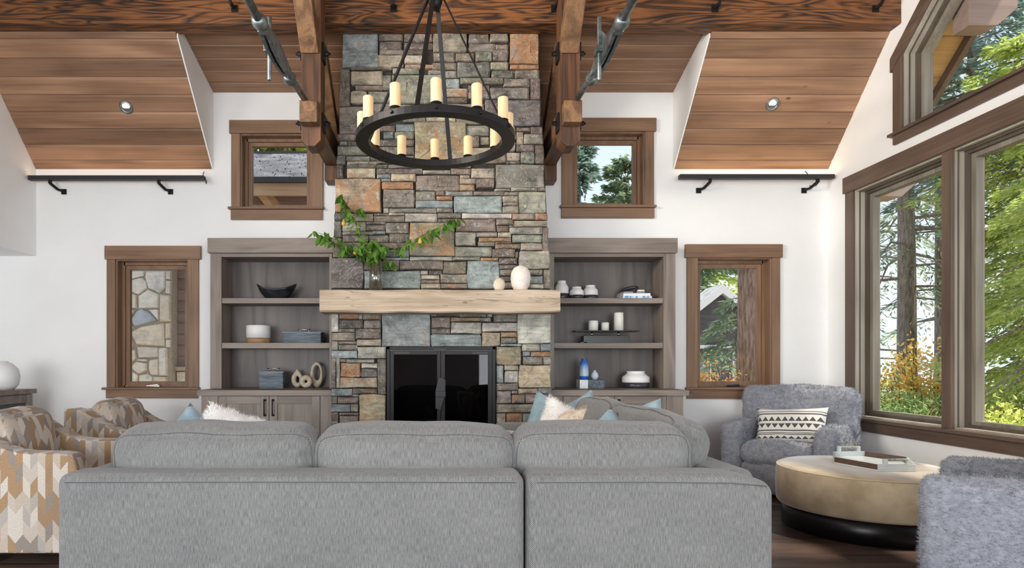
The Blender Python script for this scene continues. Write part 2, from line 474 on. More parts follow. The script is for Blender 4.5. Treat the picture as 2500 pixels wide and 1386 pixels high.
    def pillow(s, w_, h_, t_, mat, n=14, pinch=0.07, seed=0.0, wr=0.012):
        vs = []; fs = []; id_ = {}
        for side in (1, -1):
            for i in range(n + 1):
                for j in range(n + 1):
                    u = -1 + 2 * i / n; v = -1 + 2 * j / n
                    u = math.copysign(abs(u) ** 0.85, u); v = math.copysign(abs(v) ** 0.85, v)
                    edge = i in (0, n) or j in (0, n)
                    if side == -1 and edge: id_[(side, i, j)] = id_[(1, i, j)]; continue
                    th = t_ / 2 * ((1 - u ** 4) * (1 - v ** 4)) ** 0.42
                    x = w_ / 2 * u * (1 - pinch * (1 - v * v)); z = h_ / 2 * v * (1 - pinch * (1 - u * u))
                    th *= 1 + 0.25 * noise.noise(Vector((x * 6 + seed, z * 6, side)))
                    y = side * th + wr * noise.noise(Vector((x * 9 + seed, z * 9, 5)))
                    id_[(side, i, j)] = len(vs); vs.append(mat @ Vector((x, y, z)))
        for side in (1, -1):
            for i in range(n):
                for j in range(n):
                    q = [id_[(side, i, j)], id_[(side, i + 1, j)], id_[(side, i + 1, j + 1)], id_[(side, i, j + 1)]]
                    if side == 1: q.reverse()
                    fs.append(tuple(q))
        return s.add(vs, fs, True)
    def fur(s, count, length=0.014, width=0.0022, lean=0.8, seed=1):   # short tapered pile over everything built so far
        r = np.random.default_rng(seed)
        V = np.array(s.v); tri = []
        for q in s.f:
            for k in range(1, len(q) - 1): tri.append((q[0], q[k], q[k + 1]))
        tri = np.array(tri); A, B, C_ = V[tri[:, 0]], V[tri[:, 1]], V[tri[:, 2]]
        nrm = np.cross(B - A, C_ - A); ar = np.linalg.norm(nrm, axis=1); nrm /= np.maximum(ar, 1e-9)[:, None]
        pk = r.choice(len(tri), count, p=ar / ar.sum())
        u, v = r.random(count), r.random(count); fl = u + v > 1; u[fl] = 1 - u[fl]; v[fl] = 1 - v[fl]
        p = A[pk] + (B - A)[pk] * u[:, None] + (C_ - A)[pk] * v[:, None]
        nn = nrm[pk]
        ph = p * 38
        fld = np.stack([np.sin(ph[:, 1] * 1.1 + 2 * np.sin(ph[:, 2] * .7)), np.sin(ph[:, 2] * 1.3 + 2 * np.sin(ph[:, 0] * .8)), np.sin(ph[:, 0] * 1.2 + 2 * np.sin(ph[:, 1] * .9))], 1)
        d = nn + lean * 0.6 * fld + lean * 0.4 * r.normal(size=(count, 3)); d /= np.linalg.norm(d, axis=1)[:, None]
        sd_ = np.cross(d, nn + 0.3 * r.normal(size=(count, 3))); sd_ /= np.maximum(np.linalg.norm(sd_, axis=1), 1e-6)[:, None]
        L = length * (0.6 + 0.8 * r.random(count))[:, None]
        a = p - sd_ * width - nn * 0.002; b = p + sd_ * width - nn * 0.002; c = p + d * L
        o = len(s.v)
        s.v += [tuple(x) for x in np.stack([a, b, c], 1).reshape(-1, 3).tolist()]
        s.f += [(o + 3 * i, o + 3 * i + 1, o + 3 * i + 2) for i in range(count)]
        s.s += [True] * count
        return s

def rmap(size, r, bulge=(0, 0, 0), fn=None):
    half = Vector(size) / 2
    inner = [max(h - r, 0) for h in half]
    def f(p):
        q = Vector((p[0] * half.x, p[1] * half.y, p[2] * half.z))
        c0 = Vector([max(-inner[i], min(inner[i], q[i])) for i in range(3)])
        d = q - c0
        if d.length > 1e-9: q = c0 + d.normalized() * min(r, d.length if d.length < r else r)
        for a in range(3):
            if bulge[a]:
                o1, o2 = (a + 1) % 3, (a + 2) % 3
                q[a] += p[a] * bulge[a] * (1 - p[o1] ** 2) * (1 - p[o2] ** 2)
        return fn(q, p) if fn else q
    return f

def box_uv(me):
    uv = me.uv_layers.new(name='UVMap')
    nl = len(me.loops)
    co = np.empty(len(me.vertices) * 3); me.vertices.foreach_get('co', co); co = co.reshape(-1, 3)
    vi = np.empty(nl, dtype=np.int32); me.loops.foreach_get('vertex_index', vi)
    npoly = len(me.polygons)
    nr = np.empty(npoly * 3); me.polygons.foreach_get('normal', nr); nr = np.abs(nr.reshape(-1, 3))
    lt = np.empty(npoly, dtype=np.int32); me.polygons.foreach_get('loop_total', lt)
    ln = np.repeat(nr, lt, axis=0); p = co[vi]
    ax = np.argmax(ln * np.array([1.0, 1.05, 1.1]), axis=1)
    u = np.where(ax == 0, p[:, 1], p[:, 0]); v = np.where(ax == 2, p[:, 1], p[:, 2])
    uv.data.foreach_set('uv', np.stack([u, v], 1).reshape(-1).astype(np.float32))

def wmat(o):
    m = Matrix.Identity(4)
    while o is not None:
        m = o.matrix_basis @ m; o = o.parent
    return m

def build(mb, name, mat, parent=None, bevel=0.0, w=True, seg=2, uv=True, normals=True, col=None):
    me = bpy.data.meshes.new(name)
    me.from_pydata(mb.v, [], mb.f)
    me.polygons.foreach_set('use_smooth', mb.s)
    if normals or bevel:
        bm = bmesh.new(); bm.from_mesh(me)
        if normals: bmesh.ops.recalc_face_normals(bm, faces=bm.faces)
        if bevel:
            ed = [e_ for e_ in bm.edges if len(e_.link_faces) == 2 and e_.calc_face_angle(0) > 0.5]
            bmesh.ops.bevel(bm, geom=ed, offset=bevel, segments=seg, profile=0.5, affect='EDGES', clamp_overlap=True)
        bm.to_mesh(me); bm.free()
    if uv: box_uv(me)
    o = bpy.data.objects.new(name, me)
    COL.objects.link(o)
    me.materials.append(M[mat] if isinstance(mat, str) else mat)
    if parent is not None:
        o.parent = parent
        if w: me.transform(wmat(parent).inverted())
    if col: o.color = col
    return o

def tag(o, label=None, cat=None, group=None, kind=None):
    if label: o['label'] = label
    if cat: o['category'] = cat
    if group: o['group'] = group
    if kind: o['kind'] = kind
    return o

def T(name, label, cat, loc=(0, 0, 0), rz=0.0, group=None, kind=None):
    o = bpy.data.objects.new(name, None); COL.objects.link(o)
    o.empty_display_size = 0.1
    o.location = loc; o.rotation_euler = (0, 0, rz)
    return tag(o, label, cat, group, kind)

def struct(name, loc=(0, 0, 0)):
    return T(name, None, None, loc, kind='structure')

def dup(root, loc, rz=0.0, label=None, group=None):
    r = root.copy(); COL.objects.link(r); r.location = loc; r.rotation_euler = (0, 0, rz)
    if label: r['label'] = label
    if group: r['group'] = group
    for ch in list(root.children):
        c = ch.copy(); COL.objects.link(c); c.parent = r
        for g in ch.children:
            d = g.copy(); COL.objects.link(d); d.parent = c
    return r

def poly_slab(outer, holes, axis, a, b):
    """solid slab: polygon with holes in the plane across axis, between a and b"""
    loops = [outer] + holes
    vc = []; ed = []
    for lp in loops:
        o = len(vc); n = len(lp); vc += [Vector(p) for p in lp]
        ed += [(o + i, o + (i + 1) % n) for i in range(n)]
    out = delaunay_2d_cdt(vc, ed, [], 0, 1e-6)
    ov, of = out[0], out[2]
    def inside(p, lp):
        c = False; n = len(lp)
        for i in range(n):
            x1, y1 = lp[i]; x2, y2 = lp[(i + 1) % n]
            if (y1 > p[1]) != (y2 > p[1]) and p[0] < (x2 - x1) * (p[1] - y1) / (y2 - y1) + x1: c = not c
        return c
    tris = []
    for f in of:
        g = sum((ov[i] for i in f), Vector((0, 0))) / len(f)
        if inside(g, outer) and not any(inside(g, h) for h in holes): tris.append(tuple(f))
    def mk(p, t): return {'x': (t, p[0], p[1]), 'y': (p[0], t, p[1]), 'z': (p[0], p[1], t)}[axis]
    mb = MB(); n = len(ov)
    mb.add([mk(p, a) for p in ov] + [mk(p, b) for p in ov], tris + [tuple(n + i for i in reversed(f)) for f in tris])
    cnt = {}
    for f in tris:
        for i in range(len(f)):
            e_ = (f[i], f[(i + 1) % len(f)]); cnt[e_] = cnt.get(e_, 0) + 1
    for (i, j) in list(cnt):
        if (j, i) not in cnt:
            mb.f.append((i, n + i, n + j, j)); mb.s.append(False)
    return mb

# ------------------------------------------------------------------ room dimensions (camera at the origin looking +Y)
YW = 6.38          # back wall
XR = 4.02          # right wall
XL = -4.2          # upper left wall
XA = -5.6          # alcove wall
YF = -2.5          # front wall
KS = 1.08          # slope of main roof
def zmain(y): return 3.21 + KS * (YW - y)
def zdorm(y): return 4.0114 + 0.30 * (YW - y)
YB0, YB1 = 5.36, 5.54      # ceiling beam
def zvault(y): return 4.72 + 1.0 * (YB0 - y) if y > 1.6 else 4.72 + (YB0 - 1.6) - 1.0 * (1.6 - y)

# floor: slab with planks
fl = build(MB().box(XA, XR + 0.2, YF, YW + 0.18, -0.12, -0.018), 'floor', 'floor'); tag(fl, kind='structure')
y = 1.9; row = 0
while y < YW:
    y1 = min(y + 0.165, YW)
    x = XA - random.random() * 1.8
    while x < XR:
        x1 = x + random.uniform(1.5, 2.4)
        a, b = max(x, XA) + 0.001, min(x1, XR) - 0.001
        if b - a > 0.05:
            build(MB().box(a, b, y + 0.0012, y1 - 0.0012, -0.0185, 0), 'plank', 'floor', fl, uv=False, normals=False)
        x = x1
    y = y1; row += 1

# back wall with its four window openings
def op(px0, px1, py0, py1):
    return (X(px0, YW), X(px1, YW), Z(py1, YW), Z(py0, YW))
W1 = op(284, 460, 634, 945); W2 = op(588, 763, 328, 507); W3 = op(1396, 1573, 323, 503); W4 = op(1701, 1882, 630, 945)
def rect(o): return [(o[0], o[2]), (o[1], o[2]), (o[1], o[3]), (o[0], o[3])]
outer = [(XA, -0.1), (XR + 0.2, -0.1), (XR + 0.2, 3.4), (2.6, 3.4), (2.6, 4.15), (-2.55, 4.15), (-2.55, 3.4), (XA, 3.4)]
tag(build(poly_slab(outer, [rect(o) for o in (W1, W2, W3, W4)], 'y', YW, YW + 0.18), 'wall_back', 'paint'), kind='structure')

# right gable wall with big window openings and the raked window above
BW1 = (4.87, 5.96); BW2 = (3.25, 4.83); BZ = (0.69, 2.88)
def zrake(y): return 3.89 + 0.93 * (5.33 - y)
UW = [(3.3, 3.23), (5.33, 3.23), (5.33, 3.89), (3.3, zrake(3.3))]
outer = [(YF, -0.1), (YW + 0.18, -0.1), (YW + 0.18, zmain(YW + .18) + .12), (YB1, zmain(YB1) + 0.12), (YB0, 4.80), (1.6, zvault(1.6) + 0.06), (YF, zvault(YF) + 0.06)]
holes = [[(b[0], BZ[0]), (b[1], BZ[0]), (b[1], BZ[1]), (b[0], BZ[1])] for b in (BW1, BW2)] + [UW]
tag(build(poly_slab(outer, holes, 'x', XR, XR + 0.2), 'wall_right', 'paint'), kind='structure')

# left wall above the alcove, alcove wall and soffit
outer = [(YF, 2.32), (YW, 2.32), (YW, zmain(YW) + .12), (YB1, zmain(YB1) + 0.12), (YB0, 4.80), (1.6, zvault(1.6) + 0.06), (YF, zvault(YF) + 0.06)]
tag(build(poly_slab(outer, [[(.2, 2.95), (3.0, 2.95), (3.0, 4.35), (.2, 4.35)]], 'x', XL - 0.15, XL), 'wall_left', 'paint'), kind='structure')  # high opening added so the lamp outside can light the right slope
tag(build(MB().box(XA - 0.15, XA, YF, YW + 0.18, -0.1, 2.5), 'wall_left', 'paint'), kind='structure')
tag(build(MB().box(XA, XL - 0.15, YF, YW, 2.32, 2.47), 'ceiling', 'paint'), kind='structure')

# front wall behind the camera: two wide openings and a gable opening that let in the sky and the added lamps
outer = [(XA, -0.1), (XR, -0.1), (XR, zvault(YF)), (XL, zvault(YF)), (XL, 2.5), (XA, 2.5)]
holes = [[(0.85, 0.08), (3.8, 0.08), (3.8, 2.6), (0.85, 2.6)], [(-5.2, 0.08), (-1.15, 0.08), (-1.15, 2.3), (-5.2, 2.3)],
         [(-3.2, 2.9), (3.2, 2.9), (3.2, 4.3), (-3.2, 4.3)]]
tag(build(poly_slab(outer, holes, 'y', YF - 0.18, YF), 'wall_front', 'paint'), kind='structure')

# ceilings: backing slab + planks
def slope_planks(name, x0, x1, zf, yend, first, step, slope):
    s_ = build(MB().prism([(YW + 0.18, zf(YW + 0.18) + 0.02), (yend, zf(yend) + 0.02), (yend, zf(yend) + 0.14), (YW + 0.18, zf(YW + 0.18) + 0.14)], 'x', x0, x1),
               name, 'mortar'); tag(s_, kind='structure')
    ys = [YW, first]
    while ys[-1] - step > yend: ys.append(ys[-1] - step)
    ys.append(yend)
    for a, b in zip(ys, ys[1:]):
        g = 0.003
        a2, b2 = a - g, b + g
        c = 0.006
        build(MB().prism([(a2, zf(a2) + 0.009), (a2 - c, zf(a2 - c)), (b2 + c, zf(b2 + c)), (b2, zf(b2) + 0.009), (b2, zf(b2) + 0.02), (a2, zf(a2) + 0.02)], 'x', x0 + 0.001, x1 - 0.001),
              'plank', 'ceil', s_, uv=False)
    return s_
slope_planks('ceiling', XL, -2.372, zmain, YB1 - 0.05, 6.312, 0.1105, KS)
slope_planks('ceiling', 2.422, XR, zmain, YB1 - 0.05, 6.312, 0.1105, KS)
slope_planks('ceiling', -2.36, 2.41, zdorm, YB1 - 0.05, 6.245, 0.157, 0.3)
# the high vault over the room (above the frame)
v1 = MB()
v1.prism([(YB0, 4.72), (1.6, zvault(1.6)), (YF - 0.9, zvault(YF - 0.9)), (YF - 0.9, zvault(YF - 0.9) + 0.15), (1.6, zvault(1.6) + 0.15), (YB0, 4.87)], 'x', XL - 0.15, XR + 0.2)
tag(build(v1, 'ceiling', 'ceil'), kind='structure')
# dormer cheeks
for xx, a in ((-2.36, -0.012), (2.41, 0.0)):
    pts = [(YW, 3.21)] + [(YB1 - 0.02, zmain(YB1 - 0.02)), (YB1 - 0.02, zdorm(YB1 - 0.02) + 0.02), (YW, zdorm(YW) + 0.02)]
    tag(build(MB().prism(pts, 'x', xx + a, xx + a + 0.012), 'wall_back', 'paint'), kind='structure')
# the cross beam
bm_ = build(MB().box(XL, XR, YB0, YB1, 4.17, 4.80), 'ceiling_beam', 'beam', bevel=0.006)
tag(bm_, 'long dark stained timber beam with bold grain crossing below the ceiling', 'beam')

# ------------------------------------------------------------------ windows of the back wall
def back_window(name, o, head_px, side_l, side_r, y_head, y_sill, y_apron, apron_px, sill_px, crank=None):
    x0, x1, z0, z1 = o
    wn = struct(name, ((x0 + x1) / 2, YW, z0))
    t = 0.028
    px = lambda v: X(v, YW - t)
    pz = lambda v: Z(v, YW - t)
    build(MB().box(px(head_px[0]), px(head_px[1]), YW - t - 0.012, YW, z1, pz(y_head)), 'head_casing', 'trim_x', wn, 0.003)
    build(MB().box(px(side_l), x0, YW - t, YW, z0, z1), 'side_casing', 'trim_z', wn, 0.003)
    build(MB().box(x1, px(side_r), YW - t, YW, z0, z1), 'side_casing', 'trim_z', wn, 0.003)
    build(MB().box(px(sill_px[0]), px(sill_px[1]), YW - t - 0.03, YW + 0.12, z0 - 0.024, z0), 'sill', 'trim_x', wn, 0.004)
    build(MB().box(px(apron_px[0]), px(apron_px[1]), YW - t, YW, pz(y_apron), z0 - 0.024), 'apron', 'trim_x', wn, 0.003)
    # jamb lining
    j = MB().box(x0, x0 + 0.012, YW, YW + 0.18, z0, z1).box(x1 - 0.012, x1, YW, YW + 0.18, z0, z1).box(x0 + 0.012, x1 - 0.012, YW, YW + 0.18, z1 - 0.012, z1)
    build(j, 'jamb', 'trim_z', wn)
    f = 0.03; ya, yb = YW + 0.095, YW + 0.175
    fr = MB().box(x0 + 0.012, x0 + 0.012 + f, ya, yb, z0, z1 - .012).box(x1 - f - .012, x1 - .012, ya, yb, z0, z1 - .012)
    fr.box(x0 + f, x1 - f, ya, yb, z1 - f - .012, z1 - .012).box(x0 + f, x1 - f, ya, yb, z0, z0 + f * 0.6)
    build(fr, 'frame', 'trim_z', wn)
    a, b, c, d = x0 + f + .014, x1 - f - .014, z0 + f * 0.6, z1 - f - .014
    s_ = 0.04; ya, yb = YW + 0.115, YW + 0.16
    sm = MB().box(a, a + s_, ya, yb, c, d).box(b - s_, b, ya, yb, c, d).box(a + s_, b - s_, ya, yb, d - s_, d).box(a + s_, b - s_, ya, yb, c, c + s_)
    sh = build(sm, 'sash', 'trim_z', wn)
    g = 0.006
    sp_ = MB().box(a + s_ - g, a + s_, ya + .01, yb, c + s_, d - s_).box(b - s_, b - s_ + g, ya + .01, yb, c + s_, d - s_)
    sp_.box(a + s_, b - s_, ya + .01, yb, d - s_, d - s_ + g).box(a + s_, b - s_, ya + .01, yb, c + s_ - g, c + s_)
    build(MB().box(a + s_ - .004, b - s_ + .004, YW + 0.135, YW + 0.139, c + s_ - .004, d - s_ + .004), 'pane', 'glass', sh)
    if crank:
        cx = X((crank[0] + crank[1]) / 2, YW + 0.1); hw = (crank[1] - crank[0]) / 2 * YW / FPX
        cm = MB().box(cx - hw * .6, cx + hw, YW + .055, YW + .095, z0, z0 + .022)
        cm.bar((cx + hw * .8, YW + .05, z0 + .026), (cx - hw, YW + .045, z0 + .012), .014, .012)
        build(cm, 'crank_handle', 'bar' if crank[2] else 'chrome', wn, 0.003)
    return wn
back_window('window_1', W1, (256, 490), 260, 484, 600, 945, 972, (258, 482), (251, 487), (363, 394, 0))
back_window('window_2', W2, (560, 787), 564, 788, 293.5, 507, 536, (563, 786), (558, 790))
back_window('window_3', W3, (1369, 1602), 1372, 1597, 288, 503, 532, (1371, 1598), (1367, 1601))
back_window('window_4', W4, (1673, 1910), 1678, 1905, 596, 945, 973, (1678, 1905), (1674, 1909), (1768, 1802, 1))

# ------------------------------------------------------------------ windows of the right wall
def right_opening(wn, ya, yb, z0, z1, zr=None):
    """jamb, frame, sash and pane for an opening; zr(y): raked head"""
    top = (lambda y_: z1) if zr is None else zr
    def ring(ins, xa, xb, thick, nm, mat, par):
        a, b = ya + ins, yb - ins
        A, B = a + thick, b - thick
        zb, zB = z0 + ins * 0.6, z0 + ins * 0.6 + thick
        sl = 0 if zr is None else (top(a) - top(b)) / (b - a)
        dv = math.sqrt(1 + sl * sl)
        tz = lambda y_, i: top(y_) - i * dv
        q = MB()
        O = [(a, zb), (b, zb), (b, tz(b, ins)), (a, tz(a, ins))]
        I = [(A, zB), (B, zB), (B, tz(B, ins + thick)), (A, tz(A, ins + thick))]
        for k in range(4):
            k2 = (k + 1) % 4
            q.prism([O[k], O[k2], I[k2], I[k]], 'x', xa, xb)
        return build(q, nm, mat, par), I
    ring(0, XR, XR + 0.2, 0.014, 'jamb', 'jamb_sun_tint', wn)
    ring(0.013, XR + 0.03, XR + 0.04, 0.006, 'stop', 'frame_dark', wn)
    ring(0.014, XR + 0.085, XR + 0.2, 0.03, 'frame', 'frame_dark', wn)
    o_, I = ring(0.036, XR + 0.115, XR + 0.185, 0.045, 'sash', 'sash_grey', wn)
    build(MB().prism([(I[0][0] - .004, I[0][1] - .004), (I[1][0] + .004, I[1][1] - .004), (I[2][0] + .004, I[2][1]), (I[3][0] - .004, I[3][1])], 'x', XR + 0.165, XR + 0.169), 'pane', 'glass', o_)
t = 0.028
w5 = struct('window_5', (XR, 4.6, BZ[0]))
right_opening(w5, BW1[0], BW1[1], BZ[0], BZ[1]); right_opening(w5, BW2[0], BW2[1], BZ[0], BZ[1])
build(MB().box(XR - t - .012, XR, 2.9, 6.09, BZ[1], 3.035), 'head_casing', 'trim_y', w5, 0.003)
build(MB().box(XR - t, XR, 5.96, 6.07, BZ[0], BZ[1]), 'side_casing', 'trim_dark_z', w5, 0.003)
build(MB().box(XR - t, XR, 4.805, 4.90, BZ[0], BZ[1]), 'mullion_casing', 'trim_dark_z', w5, 0.003)
build(MB().box(XR - t, XR, 3.14, 3.25, BZ[0], BZ[1]), 'side_casing', 'trim_dark_z', w5, 0.003)
build(MB().box(XR - t - .035, XR + .1, 2.95, 6.10, BZ[0] - .03, BZ[0]), 'sill', 'trim_y', w5, 0.004)
build(MB().box(XR - t, XR, 3.0, 6.07, 0.562, BZ[0] - .03), 'apron', 'trim_y', w5, 0.003)
w6 = struct('window_6', (XR, 4.4, 3.23))
right_opening(w6, 3.3, 5.33, 3.23, 0, zrake)
hd = 0.14
build(MB().prism([(5.45, zrake(5.45)), (3.2, zrake(3.2)), (3.2, zrake(3.2) + hd), (5.45, zrake(5.45) + hd - .02)], 'x', XR - t - .012, XR), 'head_casing', 'trim_y', w6, 0.003)
build(MB().prism([(5.33, 3.23), (5.43, 3.23), (5.43, zrake(5.43)), (5.33, zrake(5.33))], 'x', XR - t, XR), 'side_casing', 'trim_dark_z', w6, 0.003)
build(MB().box(XR - t - .03, XR + .08, 3.2, 5.46, 3.205, 3.23), 'sill', 'trim_y', w6, 0.004)
build(MB().box(XR - t, XR, 3.2, 5.43, 3.13, 3.205), 'apron', 'trim_y', w6, 0.003)

# ------------------------------------------------------------------ stone fireplace
YS = 5.56
fp = T('stone_fireplace', 'tall tapering ledge stone chimney breast with firebox between the bookcases', 'fireplace', (0, YS, 0))
def edgeL(py): return 806.0 if py > 700 else 806 + 29.0 * (700 - py) / 612
def edgeR(py): return 1347.0 if py > 700 else 1345.5 - 27.0 * (700 - py) / 612
FBX = (X(946, YS), X(1209, YS)); FBZ = (0.30, Z(847, YS))
cx_ = lambda f, py: X(f(py), YS)
co = [(cx_(edgeL, 760) + .006, 0.0), (FBX[0], 0.0), (FBX[0], FBZ[1]), (FBX[1], FBZ[1]), (FBX[1], 0.0), (cx_(edgeR, 760) - .006, 0.0),
      (cx_(edgeR, 700) - .006, Z(700, YS)), (cx_(edgeR, 40) - .006, Z(40, YS)), (cx_(edgeL, 40) + .006, Z(40, YS)), (cx_(edgeL, 700) + .006, Z(700, YS))]
build(poly_slab(co, [], 'y', YS + 0.03, YW), 'core', 'mortar', fp)
C_ = {'g': (140, 138, 126), 'b': (134, 144, 144), 'd': (122, 111, 101), 'p': (124, 113, 105), 't': (160, 149, 132), 'o': (142, 124, 106),
      'l': (168, 166, 156), 'y': (160, 148, 124), 'v': (130, 122, 109), 'k': (104, 101, 94), 'm': (146, 140, 130)}
ST4 = """b50,275,327,520 d330,275,520,318 d335,322,505,385 d335,388,518,425 t325,428,520,518 d525,275,745,330 d525,334,745,384 d522,388,690,425 o530,495,775,528
v750,275,1010,408 d1018,275,1178,335 d1183,275,1325,330 o1335,275,1555,495 d1020,338,1225,402 d1228,345,1325,382 v750,412,915,480 d918,408,1065,475 g1070,407,1200,475
d1205,385,1325,475 k935,480,1187,600 t1190,480,1325,538 o1338,498,1560,533 d740,484,930,540 g710,543,830,577 v835,543,930,602 t525,430,690,492 g437,531,640,576 t115,547,358,655
d25,530,108,815 d118,523,430,543 d150,658,360,695 g362,578,428,690 g432,580,832,800 k1195,542,1375,600 d1378,537,1565,600 b837,606,950,678 v955,604,1285,650 p1290,605,1490,668
d1495,603,1570,765 t845,682,1015,750 d1018,655,1180,700 p1185,672,1490,765 t112,700,240,795 g245,700,428,792 g25,820,240,1030 d840,755,1010,795 d1018,705,1180,765 k1145,770,1575,968
p15,1035,150,1083 l30,1088,90,1122 k95,1088,330,1122 g15,1126,300,1195 d340,970,455,1014 b365,1018,445,1070 v450,1015,600,1070 d340,1074,600,1125 b460,955,600,1011 y605,945,1000,1248
g1005,960,1180,1045 d1005,1050,1105,1130 t1110,1050,1180,1110 v515,900,690,938 t694,898,920,940 v924,893,1140,955 v1385,980,1495,1010 p1500,973,1590,1032 t1385,1014,1440,1112 g1445,1036,1592,1112
d1385,1116,1525,1170 d1530,1116,1597,1258 t1312,1174,1415,1235 g1420,1174,1525,1258 d1310,1239,1415,1262 g80,1200,260,1237 k8,1200,75,1345 t85,1241,310,1280 d245,800,430,900 d432,805,838,890
k15,1128,20,1130 t1005,1134,1225,1245 d600,1252,1225,1262 d840,800,1140,888 k245,904,335,1085 d300,1128,600,1190 d265,1195,600,1236 v310,1240,595,1262 m1185,972,1380,1168 v1145,1172,1308,1258"""
ST6 = """k165,10,225,135 t260,45,525,135 p535,45,965,95 g970,62,1230,98 p1235,45,1420,100 v260,8,640,42 d645,8,1420,42 t1425,40,1648,135 b540,98,668,138 y672,98,905,168 b580,142,668,172
p908,108,1315,252 t1320,104,1415,135 t1320,139,1470,190 y1320,193,1458,252 d1474,142,1645,230 g1655,2,2115,228 o150,145,580,458 o585,174,880,238 p600,242,896,410 v902,258,1088,344 d1095,258,1176,298
o1098,302,1248,342 l1180,256,1440,297 b905,350,1252,414 p1445,260,1732,296 v1736,262,1868,296 t1645,234,1795,257 g1800,225,2044,258 d2048,222,2125,256 b1265,302,1718,460 t1722,300,1868,362
p1725,366,1868,396 g1722,400,1870,466 g1875,262,2132,464 l600,414,652,460 g656,418,1097,462 p1100,418,1255,460 t290,466,505,540 k140,462,285,535 d512,464,645,488 d512,492,800,548
t650,466,800,488 g806,468,1105,550 p1110,466,1332,514 l1338,466,1805,514 t1812,470,2022,526 o2028,468,2142,530 v440,574,615,628 d440,546,618,570 d622,552,838,655 k138,540,210,690
g215,546,434,632 p1110,518,1272,555 y848,560,1272,866 d1278,518,1655,638 d1660,522,1820,576 t1825,534,2142,590 d1665,580,1780,640 g1785,598,2094,664 d2098,596,2152,815 g1475,644,1668,686
g1278,644,1470,770 t1675,644,1800,690 g1810,670,2090,740 o1495,692,1800,732 g1488,736,1645,776 o1650,755,1885,798 t1890,748,2092,812 d1650,736,1805,752 g1810,742,1888,752 p215,636,500,668
b500,632,618,664 p215,672,460,736 p465,670,648,738 d655,660,845,738 p465,742,840,800 d210,740,460,822 k210,826,400,876 d122,694,205,876 g1270,780,1620,872 d1624,802,1835,882 t1840,830,1866,885
g1872,818,2168,988 b404,806,840,878 b600,880,842,905 l850,872,1248,908 g1252,876,1508,908 o1512,880,1680,910 p1685,888,1855,944 k108,882,414,1172 p420,908,750,1000 p755,915,1156,996 v1160,916,1384,1034
b1390,914,1686,1172 p1690,950,1860,988 v1692,992,1860,1050 d1694,1056,1860,1110 g1694,1116,1860,1172 b420,1006,946,1172 m950,1002,1020,1040 p1026,1000,1154,1042 t955,1046,1128,1086 d955,1090,1130,1122
t955,1126,1138,1172 v1136,1040,1386,1120 d1142,1126,1386,1172 t1966,994,2098,1048 b1966,1054,2100,1125 l1966,1130,2104,1172 d2106,994,2172,1172 k1866,994,1960,1172 d1826,580,1784,600"""
ST7 = """l118,95,190,285 o198,95,385,155 b388,92,430,157 o435,95,612,162 p198,165,432,250 p438,166,612,252 p195,254,352,288 p358,258,610,354 p118,292,354,372 t372,360,612,427 l118,378,185,465 d190,378,368,408
g190,412,375,465 b120,472,375,545 l380,433,660,552 p118,548,162,840 l168,545,205,840 g272,556,545,592 v210,556,268,588 o210,592,412,732 l420,598,575,645 k415,650,575,736 p580,558,662,905
t208,738,572,843 b118,850,325,920 d330,848,570,902 b330,906,388,930 y392,910,660,1182 p118,928,175,1000 p180,934,385,998 b118,1005,305,1080 g310,1006,385,1080 p118,1086,192,1290 d198,1086,388,1112
p200,1118,388,1198 o195,1202,388,1270 p392,1188,582,1272 b588,1186,660,1300 b620,102,1105,428 k1110,97,1395,132 d1398,97,1660,138 b1665,94,1722,138 p1112,138,1302,246 d1308,142,1705,182
k1732,98,1965,188 d1112,251,1302,305 l1310,188,1612,305 l1618,194,1965,284 b1110,310,1610,427 t1618,290,1800,427 o1805,290,1965,336 d1805,342,1965,400 l1970,97,2306,400 b1805,404,2010,428
g2015,405,2196,476 b2202,404,2306,476 y1758,433,2010,612 b2022,482,2098,526 o2104,482,2306,530 p2022,534,2220,612 l2225,534,2306,612 b1758,618,1832,790 t1840,620,1978,668 l1842,673,1978,790
y1985,618,2306,842 p1758,796,1972,866 y1978,848,2170,902 b2176,846,2306,904 m1758,872,1908,996 d1914,908,2044,994 p2050,908,2306,994 d1912,870,1974,902 g1758,1002,2178,1088 k2184,998,2306,1088
t1758,1095,1850,1195 o1856,1095,2022,1195 b2028,1094,2306,1195 d1758,1200,2020,1290 g2026,1200,2306,1290 p118,1296,380,1400 g386,1306,660,1400 m1758,1296,2306,1400 d118,1406,660,1560 g118,1566,660,1740
b1758,1406,2060,1560 t2066,1406,2306,1560 p1758,1566,2306,1740 v118,1746,660,1920 d1758,1746,2306,1920"""
